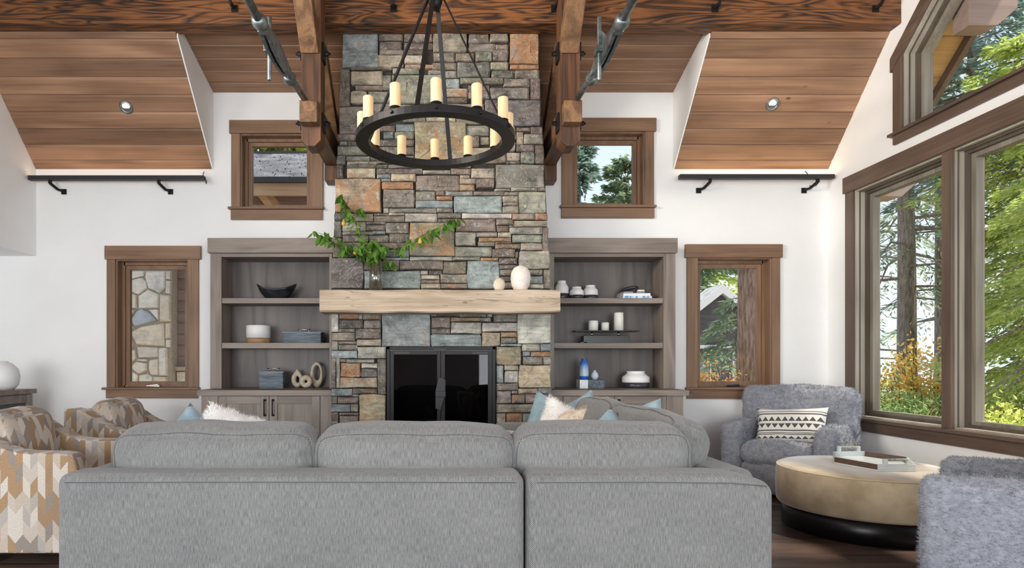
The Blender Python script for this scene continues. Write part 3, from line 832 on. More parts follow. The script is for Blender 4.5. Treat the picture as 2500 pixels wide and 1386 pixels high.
def add_stone(x0, y0, x1, y1, ch, par, k):
    """one roughly squared stone standing a little proud of the joint (photo pixels of the breast plane)"""
    L, Rr = max(edgeL(y0), edgeL(y1)), min(edgeR(y0), edgeR(y1))
    if x1 < x0: x0, x1 = x1, x0
    if y1 < y0: y0, y1 = y1, y0
    on_l, on_r = x0 < L + 9, x1 > Rr - 9
    j = min(3.0, 0.10 * min(x1 - x0, y1 - y0))
    rj = lambda: random.uniform(-j, j) * 0.6
    w_, h_ = x1 - x0, y1 - y0
    big = w_ * h_ > 5000
    c = min(4.5, 0.16 * min(w_, h_)) * (0.5 if big else 1)
    pts = []
    for (ax, ay, bx, by) in ((x0, y0, 1, 1), (x1, y0, -1, 1), (x1, y1, -1, -1), (x0, y1, 1, -1)):
        a = (ax + bx * c * random.random(), ay); b = (ax, ay + by * c * random.random())
        q = [b, a] if (bx, by) in ((1, 1), (-1, -1)) else [a, b]
        pts += q
    mids = []
    for i, p in enumerate(pts):
        mids.append((p[0] + rj() * .6, p[1] + rj() * .6))
        q = pts[(i + 1) % 8]
        if abs(q[0] - p[0]) + abs(q[1] - p[1]) > 26:
            mids.append(((p[0] + q[0]) / 2 + rj(), (p[1] + q[1]) / 2 + rj()))
    out = []
    for (a, b) in mids:
        a = max(edgeL(b) + random.uniform(-1.5, 1), min(edgeR(b) + random.uniform(-1, 1.5), a))
        if 843 < b and 940 < a < 1214:
            if b < 852: b = 846
            elif a < 1077: a = min(a, 945)
            else: a = max(a, 1210)
        out.append((X(a, YS), max(0.002, Z(b, YS))))
    if out[0][1] == out[-1][1] and abs(max(p[1] for p in out) - min(p[1] for p in out)) < 0.01: return
    pr = random.uniform(0.0, 0.022) + (0.004 if big else 0)
    n = len(out); gx = sum(p[0] for p in out) / n; gz = sum(p[1] for p in out) / n
    back = YS + 0.06
    if on_l or on_r: back = YS + 0.30
    hs = min(w_, h_) * YS / FPX
    mb = MB()
    v = [(p[0], back, p[1]) for p in out]
    v += [(p[0], YS - pr + 0.008, p[1]) for p in out]
    sc = 1 - min(0.25, 0.012 / max(hs, 0.02))
    v += [(gx + (p[0] - gx) * sc, YS - pr - random.uniform(0, 0.006), gz + (p[1] - gz) * sc) for p in out]
    v += [(gx + (p[0] - gx) * 0.45, YS - pr - random.uniform(-0.002, 0.012), gz + (p[1] - gz) * 0.45) for p in out]
    f = []
    for lv in range(3):
        for i in range(n):
            q = (i + 1) % n
            f.append((lv * n + i, lv * n + q, (lv + 1) * n + q, (lv + 1) * n + i))
    f.append(tuple(3 * n + i for i in range(n)))
    mb.add(v, f)
    r_, g_, b_ = C_[ch]
    dv = random.uniform(0.86, 1.12)
    al = 0.85 if ch == 'o' else 0.62 if ch == 'y' else random.choice((0.0, 0.1, 0.2, 0.35, 0.5))
    if ch in 'kbgp': al *= 0.6
    cc = [lin(min(255, q * dv + random.uniform(-2.5, 2.5))) for q in (r_, g_, b_)]
    o = build(mb, 'stone', 'stone', par, uv=False, col=(cc[0], cc[1], cc[2], al))
    return o
def run(txt, ox, oy, sc, ymin, ymax):
    for k, t in enumerate(txt.split()):
        a = [float(q) for q in t[1:].split(',')]
        x0, y0, x1, y1 = ox + a[0] / sc, oy + a[1] / sc, ox + a[2] / sc, oy + a[3] / sc
        if y0 < ymin: y0 = ymin
        if y1 > ymax: y1 = ymax
        if y1 - y0 < 4 or abs(x1 - x0) < 4: continue
        if y0 < 90: y0 -= 26
        add_stone(x0 + .1, y0 + .1, x1 - .1, y1 - .1, t[0], fp, k)
run(ST4, 820, 0, 3.15, 60, 402)
run(ST6, 780, 400, 3.85, 402, 706)
run(ST7, 780, 740, 4.077, 762, 1212)
# firebox lining, logs, doors
fb = MB()
a, b = FBX
fb.box(a, b, YW - .12, YW - .06, 0.30, FBZ[1]).box(a - .02, a, YS + .06, YW - .06, 0.30, FBZ[1]).box(b, b + .02, YS + .06, YW - .06, 0.30, FBZ[1])
fb.box(a, b, YS + .06, YW - .06, 0.26, 0.30).box(a, b, YS + .05, YW - .06, FBZ[1], FBZ[1] + .02)
build(fb, 'firebox_lining', 'blk_lacquer', fp)
M['log'] = mottled('pale_log', rgb(120, 104, 88), rgb(170, 154, 134), 12, 0.9)
for p0, p1, r_, lb_ in (((-.22, 5.98, .37), (.05, 5.90, .52), .06, 'slanting pale log low at the left of the firebox pile'), ((-.05, 5.95, .38), (-.13, 5.98, .78), .05, 'upright pale log leaning in the middle of the firebox'), ((-.30, 6.02, .36), (.25, 6.04, .38), .07, 'thick pale log lying flat at the back of the firebox'), ((.02, 5.93, .45), (.30, 6.0, .62), .05, 'thin pale log slanting up at the right of the firebox')):
    tag(build(MB().tube([p0, (Vector(p0) + Vector(p1)) / 2 + Vector((.01, 0, .01)), p1], [r_, r_ * 1.05, r_ * .9], 9), 'log', 'log'),
        lb_, 'log', 'logs in the firebox')
fd = T('fireplace_doors', 'black iron double fireplace doors with smoked glass and twisted latch', 'doors', ((a + b) / 2, YS, .3))
d0 = YS - 0.035
fz = lambda py: Z(py, d0); fx = lambda px: X(px, d0)
fr = MB()
for (q0, q1, r0, r1) in ((944, 952, 846, 1140), (1202, 1210, 846, 1140), (944, 1210, 846, 853), (944, 1210, 1128, 1140)):
    fr.box(fx(q0), fx(q1), d0, YS + .07, fz(r1), fz(r0))
build(fr, 'outer_frame', 'iron', fd, 0.003)
rail = MB().box(fx(952), fx(1202), d0 + .004, d0 + .02, fz(857), fz(853)).box(fx(1058), fx(1090), d0 - .006, d0 + .004, fz(854.5), fz(851))
build(rail, 'door_track', 'bar', fd)
for (q0, q1, g0, g1, hx) in ((952.5, 1075.5, 961.5, 1067, 955), (1076.5, 1201.5, 1086.5, 1191.5, 1190)):
    m_ = MB()
    m_.box(fx(q0), fx(g0), d0 + .004, d0 + .03, fz(1126), fz(857)).box(fx(g1), fx(q1), d0 + .004, d0 + .03, fz(1126), fz(857))
    m_.box(fx(g0), fx(g1), d0 + .004, d0 + .03, fz(865.5), fz(857)).box(fx(g0), fx(g1), d0 + .004, d0 + .03, fz(1126), fz(1116))
    dr = build(m_, 'door', 'iron', fd, 0.002)
    build(MB().box(fx(g0) - .004, fx(g1) + .004, d0 + .014, d0 + .019, fz(1117), fz(865)), 'pane', 'fireglass', dr)
    build(MB().box(fx(g0) + .0, fx(g0) + .14, d0 + .0, d0 + .006, fz(863.5), fz(858.5)) if q0 < 1000 else MB().box(fx(g1) - .14, fx(g1), d0 + .0, d0 + .006, fz(863.5), fz(858.5)), 'vent', 'bar', dr)
hz = [(1080, 918), (1087, 926), (1088, 950), (1085, 958), (1067, 964), (1065, 980), (1064, 996), (1074, 1002)]
lt = MB().prism([(fx(p), fz(q)) for p, q in ((1071, 920), (1083, 922), (1088, 928), (1087, 955), (1063, 955))], 'y', d0 - .03, d0 - .005)
lt.prism([(fx(p), fz(q)) for p, q in ((1063, 967), (1086, 967), (1075, 1002), (1063, 996))], 'y', d0 - .03, d0 - .005)
build(lt, 'latch_bar', 'bar', fd, 0.004)
build(MB().box(fx(1063), fx(1088), d0 - .038, d0, fz(968), fz(954)), 'latch_plate', 'bar', fd, 0.003)

# mantel beam
YM = 5.34
mt_l, mt_r, mz0, mz1 = X(780, YM), X(1368, YM), Z(762.5, YM), Z(707, YM)
mm = MB()
nx = 40
sec = []
for i in range(nx + 1):
    x = mt_l + (mt_r - mt_l) * i / nx
    def wob(k, s=0.006): return s * noise.noise(Vector((x * 3, k * 7.3, 1))) * 2
    c = 0.012
    ring = [(YM + c, mz0 + wob(1)), (YM + wob(2) * .6, mz0 + c + wob(1)), (YM + wob(3), (mz0 + mz1) / 2), (YM + wob(4) * .6, mz1 - c + wob(5) * .5), (YM + c, mz1 + wob(5) * .5), (YS, mz1), (YS, mz0)]
    sec.append([(x, p[0], p[1]) for p in ring])
k = len(sec[0])
mm.add([p for s_ in sec for p in s_], [(i * k + j, i * k + (j + 1) % k, (i + 1) * k + (j + 1) % k, (i + 1) * k + j) for i in range(nx) for j in range(k)])
mm.f += [tuple(range(k - 1, -1, -1)), tuple(nx * k + j for j in range(k))]; mm.s += [False, False]
tag(build(mm, 'mantel_beam', 'mantel'), 'thick weathered timber mantel beam across the stone fireplace', 'mantel')
ZM = mz1

# ------------------------------------------------------------------ built-in bookcases
YU, YC, YKB = 6.04, 5.66, 6.375
ZC = Z(952, YC)                      # counter top
def bookcase(side):
    L = side < 0
    ux = lambda p: X(p, YU); uz = lambda p: Z(p, YU); lx = lambda p: X(p, YC); lz = lambda p: Z(p, YC)
    if L: st0, st1, o0, o1, o2, hd0, hd1 = 513, 540.6, 540.6, 804, 811, 509, 815
    else: st0, st1, o0, o1, o2, hd0, hd1 = 1620, 1649, 1353, 1620, 1338, 1336, 1652
    g = T('bookcase', ('brown grey' if L else 'cool grey') + ' built-in bookcase with cupboard doors ' + ('left' if L else 'right') + ' of the fireplace', 'bookcase', (ux((o0 + o1) / 2), YU, 0))
    zt = uz(627)
    build(MB().box(ux(st0), ux(st1), YU, YKB, ZC, uz(618)), 'stile', 'cab_z', g, 0.002)
    build(MB().box(*( (ux(o1), ux(o2)) if L else (ux(o2), ux(o0)) ), YU, YKB, ZC, uz(618)), 'stile', 'cab_z', g, 0.002)
    build(MB().box(ux(o0), ux(o1), YU, YKB, zt, uz(618)), 'top_rail', 'cab_x', g, 0.002)
    build(MB().box(ux(hd0), ux(hd1), YU - .03, YKB, uz(618), uz(582)), 'crown', 'cab_x', g, 0.003)
    build(MB().box(ux(o0), ux(o1), YKB - .02, YKB, ZC, zt), 'back_panel', 'cab_back', g)
    for a_, b_ in ((727, 740), (836.5, 850)):
        build(MB().box(ux(o0) + .001, ux(o1) - .001, YU + .012, YKB - .02, uz(b_), uz(a_)), 'shelf', 'cab_x', g, 0.002)
    # lower cupboard
    c0, c1 = (480, 811) if L else (1340, 1683)
    build(MB().box(lx(c0), lx(c1), YC - .0, YKB, lz(966), ZC), 'countertop', 'cab_x', g, 0.003)
    b0, b1 = (489, 811) if L else (1340, 1671)
    yf = YC + .025
    d0_, dm, d1_ = (530, 655.3, 780) if L else (1376, 1502.6, 1629)
    build(MB().box(lx(b0), lx(b1), yf + .02, YKB, 0.0, lz(966)), 'carcass', 'cab_z', g)
    build(MB().box(lx(b0), lx(d0_) - .002, yf, yf + .02, 0.0, lz(966)), 'stile', 'cab_z', g, 0.002)
    build(MB().box(lx(d1_) + .002, lx(b1), yf, yf + .02, 0.0, lz(966)), 'stile', 'cab_z', g, 0.002)
    zb = 0.10; zt2 = lz(967)
    build(MB().box(lx(d0_), lx(d1_), yf + .01, yf + .02, 0, zb - .003), 'toe_kick', 'cab_x', g)
    for k, (a_, b_) in enumerate(((d0_, dm), (dm, d1_))):
        xa, xb = lx(a_) + .002, lx(b_) - .002; s_ = .075
        m_ = MB().box(xa, xa + s_, yf - .003, yf + .019, zb, zt2).box(xb - s_, xb, yf - .003, yf + .019, zb, zt2)
        dr = build(m_, 'door', 'cab_z', g, 0.002)
        for r0_, r1_ in ((zt2 - .07, zt2), (zb, zb + .07)): build(MB().box(xa + s_, xb - s_, yf - .003, yf + .019, r0_, r1_), 'door_rail', 'cab_x', dr, 0.002)
        build(MB().box(xa + s_ - .004, xb - s_ + .004, yf + .009, yf + .018, zb + .06, zt2 - .06), 'door_panel', 'cab_z', dr)
        hx = (xb - .036) if k == 0 else (xa + .036)
        hp = [(hx, yf - .003, lz(976)), (hx, yf - .034, lz(977.5)), (hx, yf - .036, lz(995)), (hx, yf - .034, lz(1011.5)), (hx, yf - .003, lz(1013))]
        h_ = MB().tube(hp, .0055, 8)
        for q in (976, 1013): h_.lathe([(0, -.012), (.012, -.010), (.012, .006), (0, .008)], (hx, yf - .014, lz(q)), 10)
        build(h_, 'handle', 'iron', dr)
    return uz(727), uz(836.5)
SH1, SH2 = bookcase(-1)
bookcase(1)

# ------------------------------------------------------------------ things on the shelves (depth YD)
YD = 6.18
def place(name, label, cat, px, z, d=YD, group=None):
    return T(name, label, cat, (X(px, d), d, z), 0, group)
sc = YD / FPX
# black bowl with dipped rim
t_ = tag(build((lambda m_: m_.add(*(lambda n, prof: (
    [Vector((p[0] * 1.0 * math.cos(2 * math.pi * k / n), p[0] * .62 * math.sin(2 * math.pi * k / n), p[1] * (1 - .22 * p[2] * (1 - math.cos(2 * math.pi * k / n) ** 2) ** 1) + (0.03 * p[2] * math.cos(2 * math.pi * k / n) ** 4))) + Vector((X(675.5, YD), YD, SH1)) for p in prof for k in range(n)],
    [(i * n + k, i * n + (k + 1) % n, (i + 1) * n + (k + 1) % n, (i + 1) * n + k) for i in range(len(prof) - 1) for k in range(n)] + [tuple(range(n - 1, -1, -1)), tuple((len(prof) - 1) * n + k for k in range(n))]
    ))(36, [(.08, 0, 0), (.115, .012, .0), (.165, .06, .5), (.192, .105, .9), (.200, .125, 1), (.192, .125, 1), (.178, .10, .9), (.15, .055, .5), (.08, .02, 0)]), smooth=True))(MB()), 'bowl', 'bowl'),
    'black glazed oval bowl with dipped rim on the upper left shelf', 'bowl')
# canister white over wood
g = place('canister', 'round canister with white top and wooden lower band on the left shelf', 'canister', 631, SH2)
r_ = 29 * sc
build(MB().lathe([(0, .052), (r_, .052), (r_, .172), (r_ - .006, .178), (r_ - .012, .178), (r_ - .012, .17), (0, .17)]), 'upper_body', 'ceramic', g, w=False)
M['oak'] = wood('pale_oak', rgb(196, 160, 124), rgb(150, 112, 80), 'X', 3, 0.6, 0.1)
build(MB().lathe([(0, 0), (r_ + .0005, 0), (r_ + .0005, .052), (0, .052)]), 'wooden_band', 'oak', g, w=False)
def ribbed_box(px, w_px, h_px, z, label, nr, d=YD, dp=.2):
    g = place('ribbed_box', label, 'box', px, z, d, 'ribbed boxes with nickel handles')
    w2 = w_px * d / FPX / 2; h = h_px * d / FPX
    build(MB().box(-w2 + .01, w2 - .01, -dp / 2 + .01, dp / 2 - .01, 0, h - .012), 'body', 'slate', g, w=False)
    st = (h - .02) / nr
    for k in range(nr):
        z0 = .004 + k * st
        build(MB().box(-w2, w2, -dp / 2, dp / 2, z0, z0 + st * .62), 'rib', 'slate', g, 0.003, w=False, seg=1)
    build(MB().box(-w2 - .004, w2 + .004, -dp / 2 - .004, dp / 2 + .004, h - .014, h), 'lid', 'slate', g, 0.002, w=False)
    hw = .046
    hm = MB().cyl((-hw - .018, 0, h + .026), (hw + .018, 0, h + .026), .0045, n=8)
    for s_ in (-1, 1): hm.cyl((s_ * hw, 0, h), (s_ * hw, 0, h + .026), .006, n=8)
    build(hm, 'handle', 'chrome', g, w=False)
ribbed_box(743, 92, 27, SH2, 'low wide ribbed blue grey box with nickel handle on the middle shelf', 7)
ribbed_box(668, 60, 41, ZC, 'tall narrow ribbed blue grey box with nickel handle on the left counter', 10)
# stone loops
def ring_shape(px, cz, rx, rz, tube, hole_dx, hole_rx, hole_rz, hole_dz, label, name, d, tip=0.0, z0=ZC):
    n = 40; mb = MB(); m_ = 12; vs = []
    cxw = X(px, d)
    for i in range(n):
        g_ = 2 * math.pi * i / n
        k = 1.0
        ox, oz = rx * math.cos(g_), rz * math.sin(g_)
        if tip and oz > 0:
            f_ = oz / rz; ox *= 1 - tip * f_ * f_ * (1 if abs(ox) > 1e-6 else 0); oz *= 1 + .22 * tip * f_ ** 4
        ix, iz = hole_dx + hole_rx * math.cos(g_), hole_dz + hole_rz * math.sin(g_)
        mxx, mzz = (ox + ix) / 2, (oz + iz) / 2; hx_, hz_ = (ox - ix) / 2, (oz - iz) / 2
        for j in range(m_):
            q = 2 * math.pi * j / m_
            vs.append((cxw + mxx + hx_ * math.cos(q), d + tube * math.sin(q), z0 + cz + mzz + hz_ * math.cos(q)))
    fs = [(i * m_ + j, i * m_ + (j + 1) % m_, ((i + 1) % n) * m_ + (j + 1) % m_, ((i + 1) % n) * m_ + j) for i in range(n) for j in range(m_)]
    mb.add(vs, fs, True)
    tag(build(mb, name, 'rock_beige'), label, 'sculpture', 'sandy ring sculptures')
ring_shape(726, .091, .062, .090, .034, .004, .017, .032, -.008, 'sandy teardrop sculpture with oval hole, left of the three rings', 'teardrop_sculpture', 6.24, 0.55)
ring_shape(747, .066, .064, .066, .030, 0, .013, .013, 0, 'round sandy doughnut sculpture with small hole, in front of two others', 'doughnut_sculpture', 6.15)
ring_shape(773.5, .132, .066, .132, .032, .004, .032, .073, .018, 'tall sandy oval ring sculpture, right of the three rings', 'oval_sculpture', 6.25)

# right bookcase: white jars with dark feet
def jar(px, w_px, h_px, z, label, name='jar', neck=.62, foot=.30, d=YD, grp='white jars with dark feet', sh=.72):
    g = place(name, label, 'jar', px, z, d, grp)
    r = w_px * d / FPX / 2; h = h_px * d / FPX; f = h * foot
    build(MB().lathe([(0, 0), (r * .92, 0), (r * .96, f * .3), (r * .98, f), (0, f)]), 'foot', 'ceramic_dark', g, w=False)
    build(MB().lathe([(r * .98, f), (r, f * 1.15), (r, h * .58), (r * .97, h * .66), (r * neck * 1.12, h * .84), (r * neck, h * .875), (r * neck, h * .90), (r * neck * 1.05, h * .92), (r * neck * 1.05, h), (r * neck * .92, h), (r * neck * .9, h * .85), (0, h * .8)]), 'body', 'ceramic', g, w=False)
jar(1371, 34, 45, SH1, 'tall white jar with dark foot beside the mantel end')
jar(1408, 34, 29, SH1, 'short white jar with dark foot, middle one of the three', d=6.13)
jar(1441, 37, 35, SH1, 'medium white jar with dark foot, right one of the three', d=6.22)
jar(1552, 65, 41, ZC, 'large squat white jar with dark foot on the right counter', 'squat_jar', neck=.63, foot=.33, grp=None)
# books
def book(px0, px1, py0, py1, mat, label, d0, d1, text=None):
    xa, xb, z0, z1 = X(px0, d0), X(px1, d0), Z(py1, d0), Z(py0, d0)
    g = T('book', label, 'book', ((xa + xb) / 2, d0, z0), 0, 'books on the upper right shelf')
    t_ = .003
    build(MB().box(xa, xb, d0, d1, z0, z0 + t_).box(xa, xb, d0, d1, z1 - t_, z1).box(xa, xb, d0, d0 + t_, z0, z1), 'cover', mat, g)
    build(MB().box(xa + .004, xb - .004, d0 + t_, d1 - .004, z0 + t_, z1 - t_), 'pages', 'paper', g)
    return g, xa, xb, z0, z1, d0
d0 = 6.10
zz = SH1
q = book(1522, 1592, 719.5, 726, 'book_blue', 'blue patterned book at the bottom of the stack of three', d0, d0 + .26)
def book2(px0, px1, z0, h, mat, label, d0, d1):
    xa, xb = X(px0, d0), X(px1, d0)
    g = T('book', label, 'book', ((xa + xb) / 2, d0, z0), 0, 'books on the upper right shelf')
    t_ = .003
    build(MB().box(xa, xb, d0, d1, z0, z0 + t_).box(xa, xb, d0, d1, z0 + h - t_, z0 + h).box(xa, xb, d0, d0 + t_, z0 + t_, z0 + h - t_), 'cover', mat, g)
    build(MB().box(xa + .003, xb - .003, d0 + t_, d1 - .004, z0 + t_, z0 + h - t_), 'pages', 'paper', g)
    return g
for o in [q[0]] + list(q[0].children): bpy.data.objects.remove(o, do_unlink=True)
book2(1521, 1592, SH1, .027, 'book_blue', 'blue patterned book at the bottom of the stack of three', d0, d0 + .25)
book2(1522, 1588, SH1 + .027, .027, 'book_white', 'white book in the middle of the stack of three', d0 + .004, d0 + .25)
bk = book2(1522, 1584, SH1 + .054, .02, 'book_black', 'black book lettered in white on top of the stack', d0 + .008, d0 + .25)
def lettering(txt, size, loc, par, mat, rot=(R(90), 0, 0)):
    c = bpy.data.curves.new('lettering', 'FONT'); c.body = txt; c.size = size; c.extrude = 0.0006; c.align_x = 'CENTER'; c.align_y = 'CENTER'
    o = bpy.data.objects.new('lettering', c); COL.objects.link(o)
    me = bpy.data.meshes.new_from_object(o.evaluated_get(bpy.context.evaluated_depsgraph_get()))
    bpy.data.objects.remove(o, do_unlink=True)
    o = bpy.data.objects.new('lettering', me); COL.objects.link(o); me.materials.clear(); me.materials.append(M[mat])
    o.parent = par; o.location = wmat(par).inverted() @ Vector(loc); o.rotation_euler = rot
    return o
lettering('ELEMENTS', .017, (X(1565, d0), d0 + .0075, SH1 + .064), bk, 'book_white')
build(MB().box(X(1524, d0), X(1546, d0), d0 + .0070, d0 + .009, SH1 + .061, SH1 + .067), 'title_strip', 'paper', bk)
# black link object
kn = MB()
pts = []
for i in range(28):
    g_ = 2 * math.pi * i / 28
    pts.append((X(1546, d0) + .075 * math.cos(g_), d0 + .12 + .03 * math.sin(g_), SH1 + .101 + .022 * math.sin(g_ + .5) + .008 * math.cos(g_)))
kn.tube(pts, .017, 10, closed=True)
tag(build(kn, 'link_ornament', 'ceramic_dark'), 'black looped link ornament on the stack of books', 'ornament')
tag(build(MB().rbox((X(1570, d0), d0 + .07, SH1 + .074 + .011), (.072, .03, .022), .009, 2), 'pebble', 'wax'), 'small white stone block beside the black link', 'ornament')
# candle stand with three pillar candles
g = place('candle_tray', 'long black candle tray raised on two posts over a base', 'tray', 1478, SH2)
zt_ = Z(807, YD) - SH2
build(MB().box(-66 * sc * .86, 66 * sc * .82, -.07, .07, 0, 19 * sc * .95).box(-75 * sc * .86, -60 * sc * .8, -.07, .07, 0, .014), 'base', 'blk_lacquer', g, 0.003, w=False)
build(MB().box(-78 * sc, 78 * sc, -.075, .075, zt_ - .012, zt_), 'tray_plate', 'blk_lacquer', g, 0.003, w=False)
for px in (1445, 1510): build(MB().cyl(((px - 1478) * sc, 0, .07), ((px - 1478) * sc, 0, zt_ - .011), .008, n=10), 'post', 'chrome', g, w=False)
for px, w_, h_, lb in ((1448.5, 23, 24.5, 'medium white pillar candle at the left end of the tray'), (1477.5, 18, 20, 'smallest white pillar candle in the middle of the tray'), (1510.5, 23, 44, 'tallest white pillar candle at the right of the tray')):
    c_ = T('pillar_candle', lb, 'candle', (X(px, YD), YD, SH2 + zt_), 0, 'white pillar candles on the tray')
    r = w_ * sc / 2; h = h_ * sc
    build(MB().lathe([(0, 0), (r, 0), (r, h - .004), (r - .004, h), (r * .5, h - .003), (0, h - .005)], n=28), 'wax', 'wax', c_, w=False)
    build(MB().cyl((0, 0, h - .006), (.001, 0, h + .008), .0015, n=6), 'wick', 'bar', c_, w=False)
# two tone box with vases
bx = T('two_tone_box', 'low box half white marble half dark speckled on the right counter', 'box', (X(1441, 6.12), 6.12, ZC))
M['speckle'] = mottled('dark_speckle', rgb(58, 64, 74), rgb(110, 120, 132), 90, 0.5, detail=2)
M['marble'] = mottled('white_marble', rgb(214, 218, 218), rgb(242, 244, 244), 7, 0.35)
s2 = 6.12 / FPX
build(MB().box(-30 * s2, -10 * s2, -.08, .08, 0, 21 * s2), 'marble_half', 'marble', bx, 0.002, w=False)
build(MB().box(-10 * s2, 30 * s2, -.08, .08, 0, 21 * s2), 'dark_half', 'speckle', bx, 0.002, w=False)
zb_ = ZC + 21 * s2
m, nt, b = newmat('blue_ombre_glaze')
tcx = nt.nodes.new('ShaderNodeTexCoord'); sxyz = nt.nodes.new('ShaderNodeSeparateXYZ'); nt.links.new(tcx.outputs['Object'], sxyz.inputs[0])
setp(b, Base_Color=ramp(nt, math_(nt, 'DIVIDE', sxyz.outputs['Z'], .21), [(0.0, rgb(36, 96, 186)), (.16, rgb(40, 100, 190)), (.17, rgb(196, 214, 226)), (.4, rgb(180, 202, 222)), (.75, rgb(70, 122, 196)), (.95, rgb(44, 96, 180))]), Roughness=.25)
M['ombre'] = m
h = 51 * s2; r = 11 * s2
vz = T('blue_vase', 'slim blue bottle vase fading to white on the two-tone box', 'vase', (X(1426, 6.12), 6.12, zb_))
build(MB().lathe([(0, 0), (r * .86, 0), (r * .98, h * .1), (r, h * .3), (r * .98, h * .7), (r * .85, h * .85), (r * .55, h * .92), (r * .52, h * .95), (r * .6, h), (r * .45, h), (r * .4, h * .9), (0, h * .8)]), 'body', 'ombre', vz, w=False)
M['pale_blue'] = plain('pale_blue_glaze', rgb(208, 220, 228), .35)
h = 23 * s2; r = 9 * s2
build_ = MB().lathe([(0, 0), (r * .6, 0), (r * .95, h * .25), (r, h * .42), (r * .8, h * .68), (r * .35, h * .86), (r * .28, h * .92), (r * .32, h), (r * .2, h), (0, h * .9)], (X(1452, 6.12), 6.12, zb_))
tag(build(build_, 'bud_vase', 'pale_blue'), 'tiny pale blue bud vase on the two-tone box', 'vase')

# ------------------------------------------------------------------ on the mantel
YV = 5.43
vm = MB(); sv = YV / FPX
r = 47 * sv; h = 62 * sv
prof = [(0, 0), (12 * sv, 0), (17 * sv, h * .06), (22 * sv, h * .22), (24.5 * sv, h * .48), (23 * sv, h * .72), (17 * sv, h * .9), (7 * sv, h * .985), (5 * sv, h), (3.5 * sv, h * .985), (0, h * .97)]
tag(build(vm.lathe(prof, (X(1271, YV), YV, ZM), 40), 'egg_vase', 'textured_white'), 'large white textured egg-shaped vase on the mantel', 'vase')
h = 32 * sv
prof = [(0, 0), (7 * sv, 0), (12 * sv, h * .15), (15 * sv, h * .45), (13 * sv, h * .75), (7 * sv, h * .93), (4 * sv, h), (3 * sv, h * .98), (0, h * .96)]
tag(build(MB().lathe(prof, (X(1218.5, YV), YV, ZM), 36), 'round_vase', 'bone'), 'small round beige vase beside the larger white one', 'vase')
gv = T('glass_vase', 'clear glass cylinder vase on the left of the mantel', 'vase', (X(917, YV), YV, ZM))
r = 16 * sv; h = 66 * sv
build(MB().lathe([(0, 0), (r, 0), (r, h), (r - .005, h), (r - .005, .012), (0, .012)], n=36), 'glass_wall', 'vase_glass', gv, w=False)
M['water'] = glassmat('vase_water', (0.97, 0.985, 0.96, 1), 0.05)
build(MB().lathe([(0, .013), (r - .0056, .013), (r - .0056, h * .22), (0, h * .22)], n=32), 'water', 'water', gv, w=False)
# pear branches: five stems, leaves, pears
br = T('pear_branches', 'leafy pear branches with four small pears spreading from the glass vase', 'branches', (X(917, YV), YV, ZM + .02))
LEAF = MB()
LEAF.add([(0, 0, 0), (.013, .018, -.003), (.016, .036, -.004), (.008, .056, -.012), (0, .066, -.018), (-.008, .056, -.012), (-.016, .036, -.004), (-.013, .018, -.003), (0, .03, .006), (0, .05, -.004)],
         [(0, 1, 8), (1, 2, 8), (2, 9, 8), (2, 3, 9), (3, 4, 9), (4, 5, 9), (5, 6, 9), (6, 8, 9), (6, 7, 8), (7, 0, 8)], True)
leaf_me = None
def stem(pts, r0, r1, nleaf, sp=.03, lo=.25, sz=1.0):
    global leaf_me
    P3 = [P(a, b, YV + c) for a, b, c in pts]
    P3 = [Vector(q) for q in P3]
    # smooth
    Q = []
    for i in range(len(P3) - 1):
        p0, p1, p2, p3 = P3[max(i - 1, 0)], P3[i], P3[i + 1], P3[min(i + 2, len(P3) - 1)]
        for s_ in range(5):
            t = s_ / 5
            Q.append(0.5 * ((2 * p1) + (p2 - p0) * t + (2 * p0 - 5 * p1 + 4 * p2 - p3) * t * t + (3 * p1 - p0 - 3 * p2 + p3) * t ** 3))
    Q.append(P3[-1])
    n = len(Q)
    st_ = build(MB().tube(Q, [r0 + (r1 - r0) * i / (n - 1) for i in range(n)], 6), 'stem', 'twig', br)
    for k in range(nleaf):
        f = lo + (1 - lo) * (k + random.random() * .6) / nleaf
        i = min(int(f * (n - 1)), n - 2); p = Q[i].lerp(Q[i + 1], f * (n - 1) - i)
        off = Vector((random.gauss(0, sp), random.gauss(0, sp * .5), random.gauss(-.005, sp)))
        if leaf_me is None:
            o = build(LEAF, 'leaf', 'leaf', br, w=False, uv=False); leaf_me = o.data
        else:
            o = bpy.data.objects.new('leaf', leaf_me); COL.objects.link(o); o.parent = br
        o.location = wmat(br).inverted() @ (p + off * .6)
        o.rotation_euler = (random.uniform(-2.2, -.4), random.uniform(-.9, .9), random.uniform(0, 6.28))
        s_ = random.uniform(.9, 1.55) * sz
        o.scale = (s_, s_, s_)
    return Q
stem([(916, 704, 0), (914, 640, 0), (905, 615, -.01), (885, 590, -.01), (868, 545, -.01), (852, 515, -.02), (838, 490, -.02), (832, 475, -.03)], .0034, .0016, 44, .030, .30)
stem([(920, 704, .01), (916, 640, 0), (890, 612, -.02), (860, 600, -.03), (820, 585, -.04), (790, 572, -.05), (766, 566, -.05)], .0034, .0015, 46, .028, .30)
stem([(914, 704, .01), (922, 645, 0), (940, 625, 0), (962, 608, -.01), (1000, 592, -.02), (1035, 572, -.02), (1070, 555, -.03), (1095, 540, -.03), (1116, 533, -.03)], .0034, .0015, 52, .022, .38)
stem([(918, 700, 0), (924, 650, -.01), (938, 640, -.02), (950, 636, -.02), (958, 640, -.02)], .003, .0015, 9, .016, .6)
stem([(912, 700, 0), (914, 640, -.01), (912, 615, -.02), (918, 600, -.02), (930, 615, -.03)], .003, .0015, 64, .055, .42, 1.1)
stem([(862, 527, -.01), (876, 514, -.01), (884, 508, -.02)], .0022, .0012, 9, .016, .6)
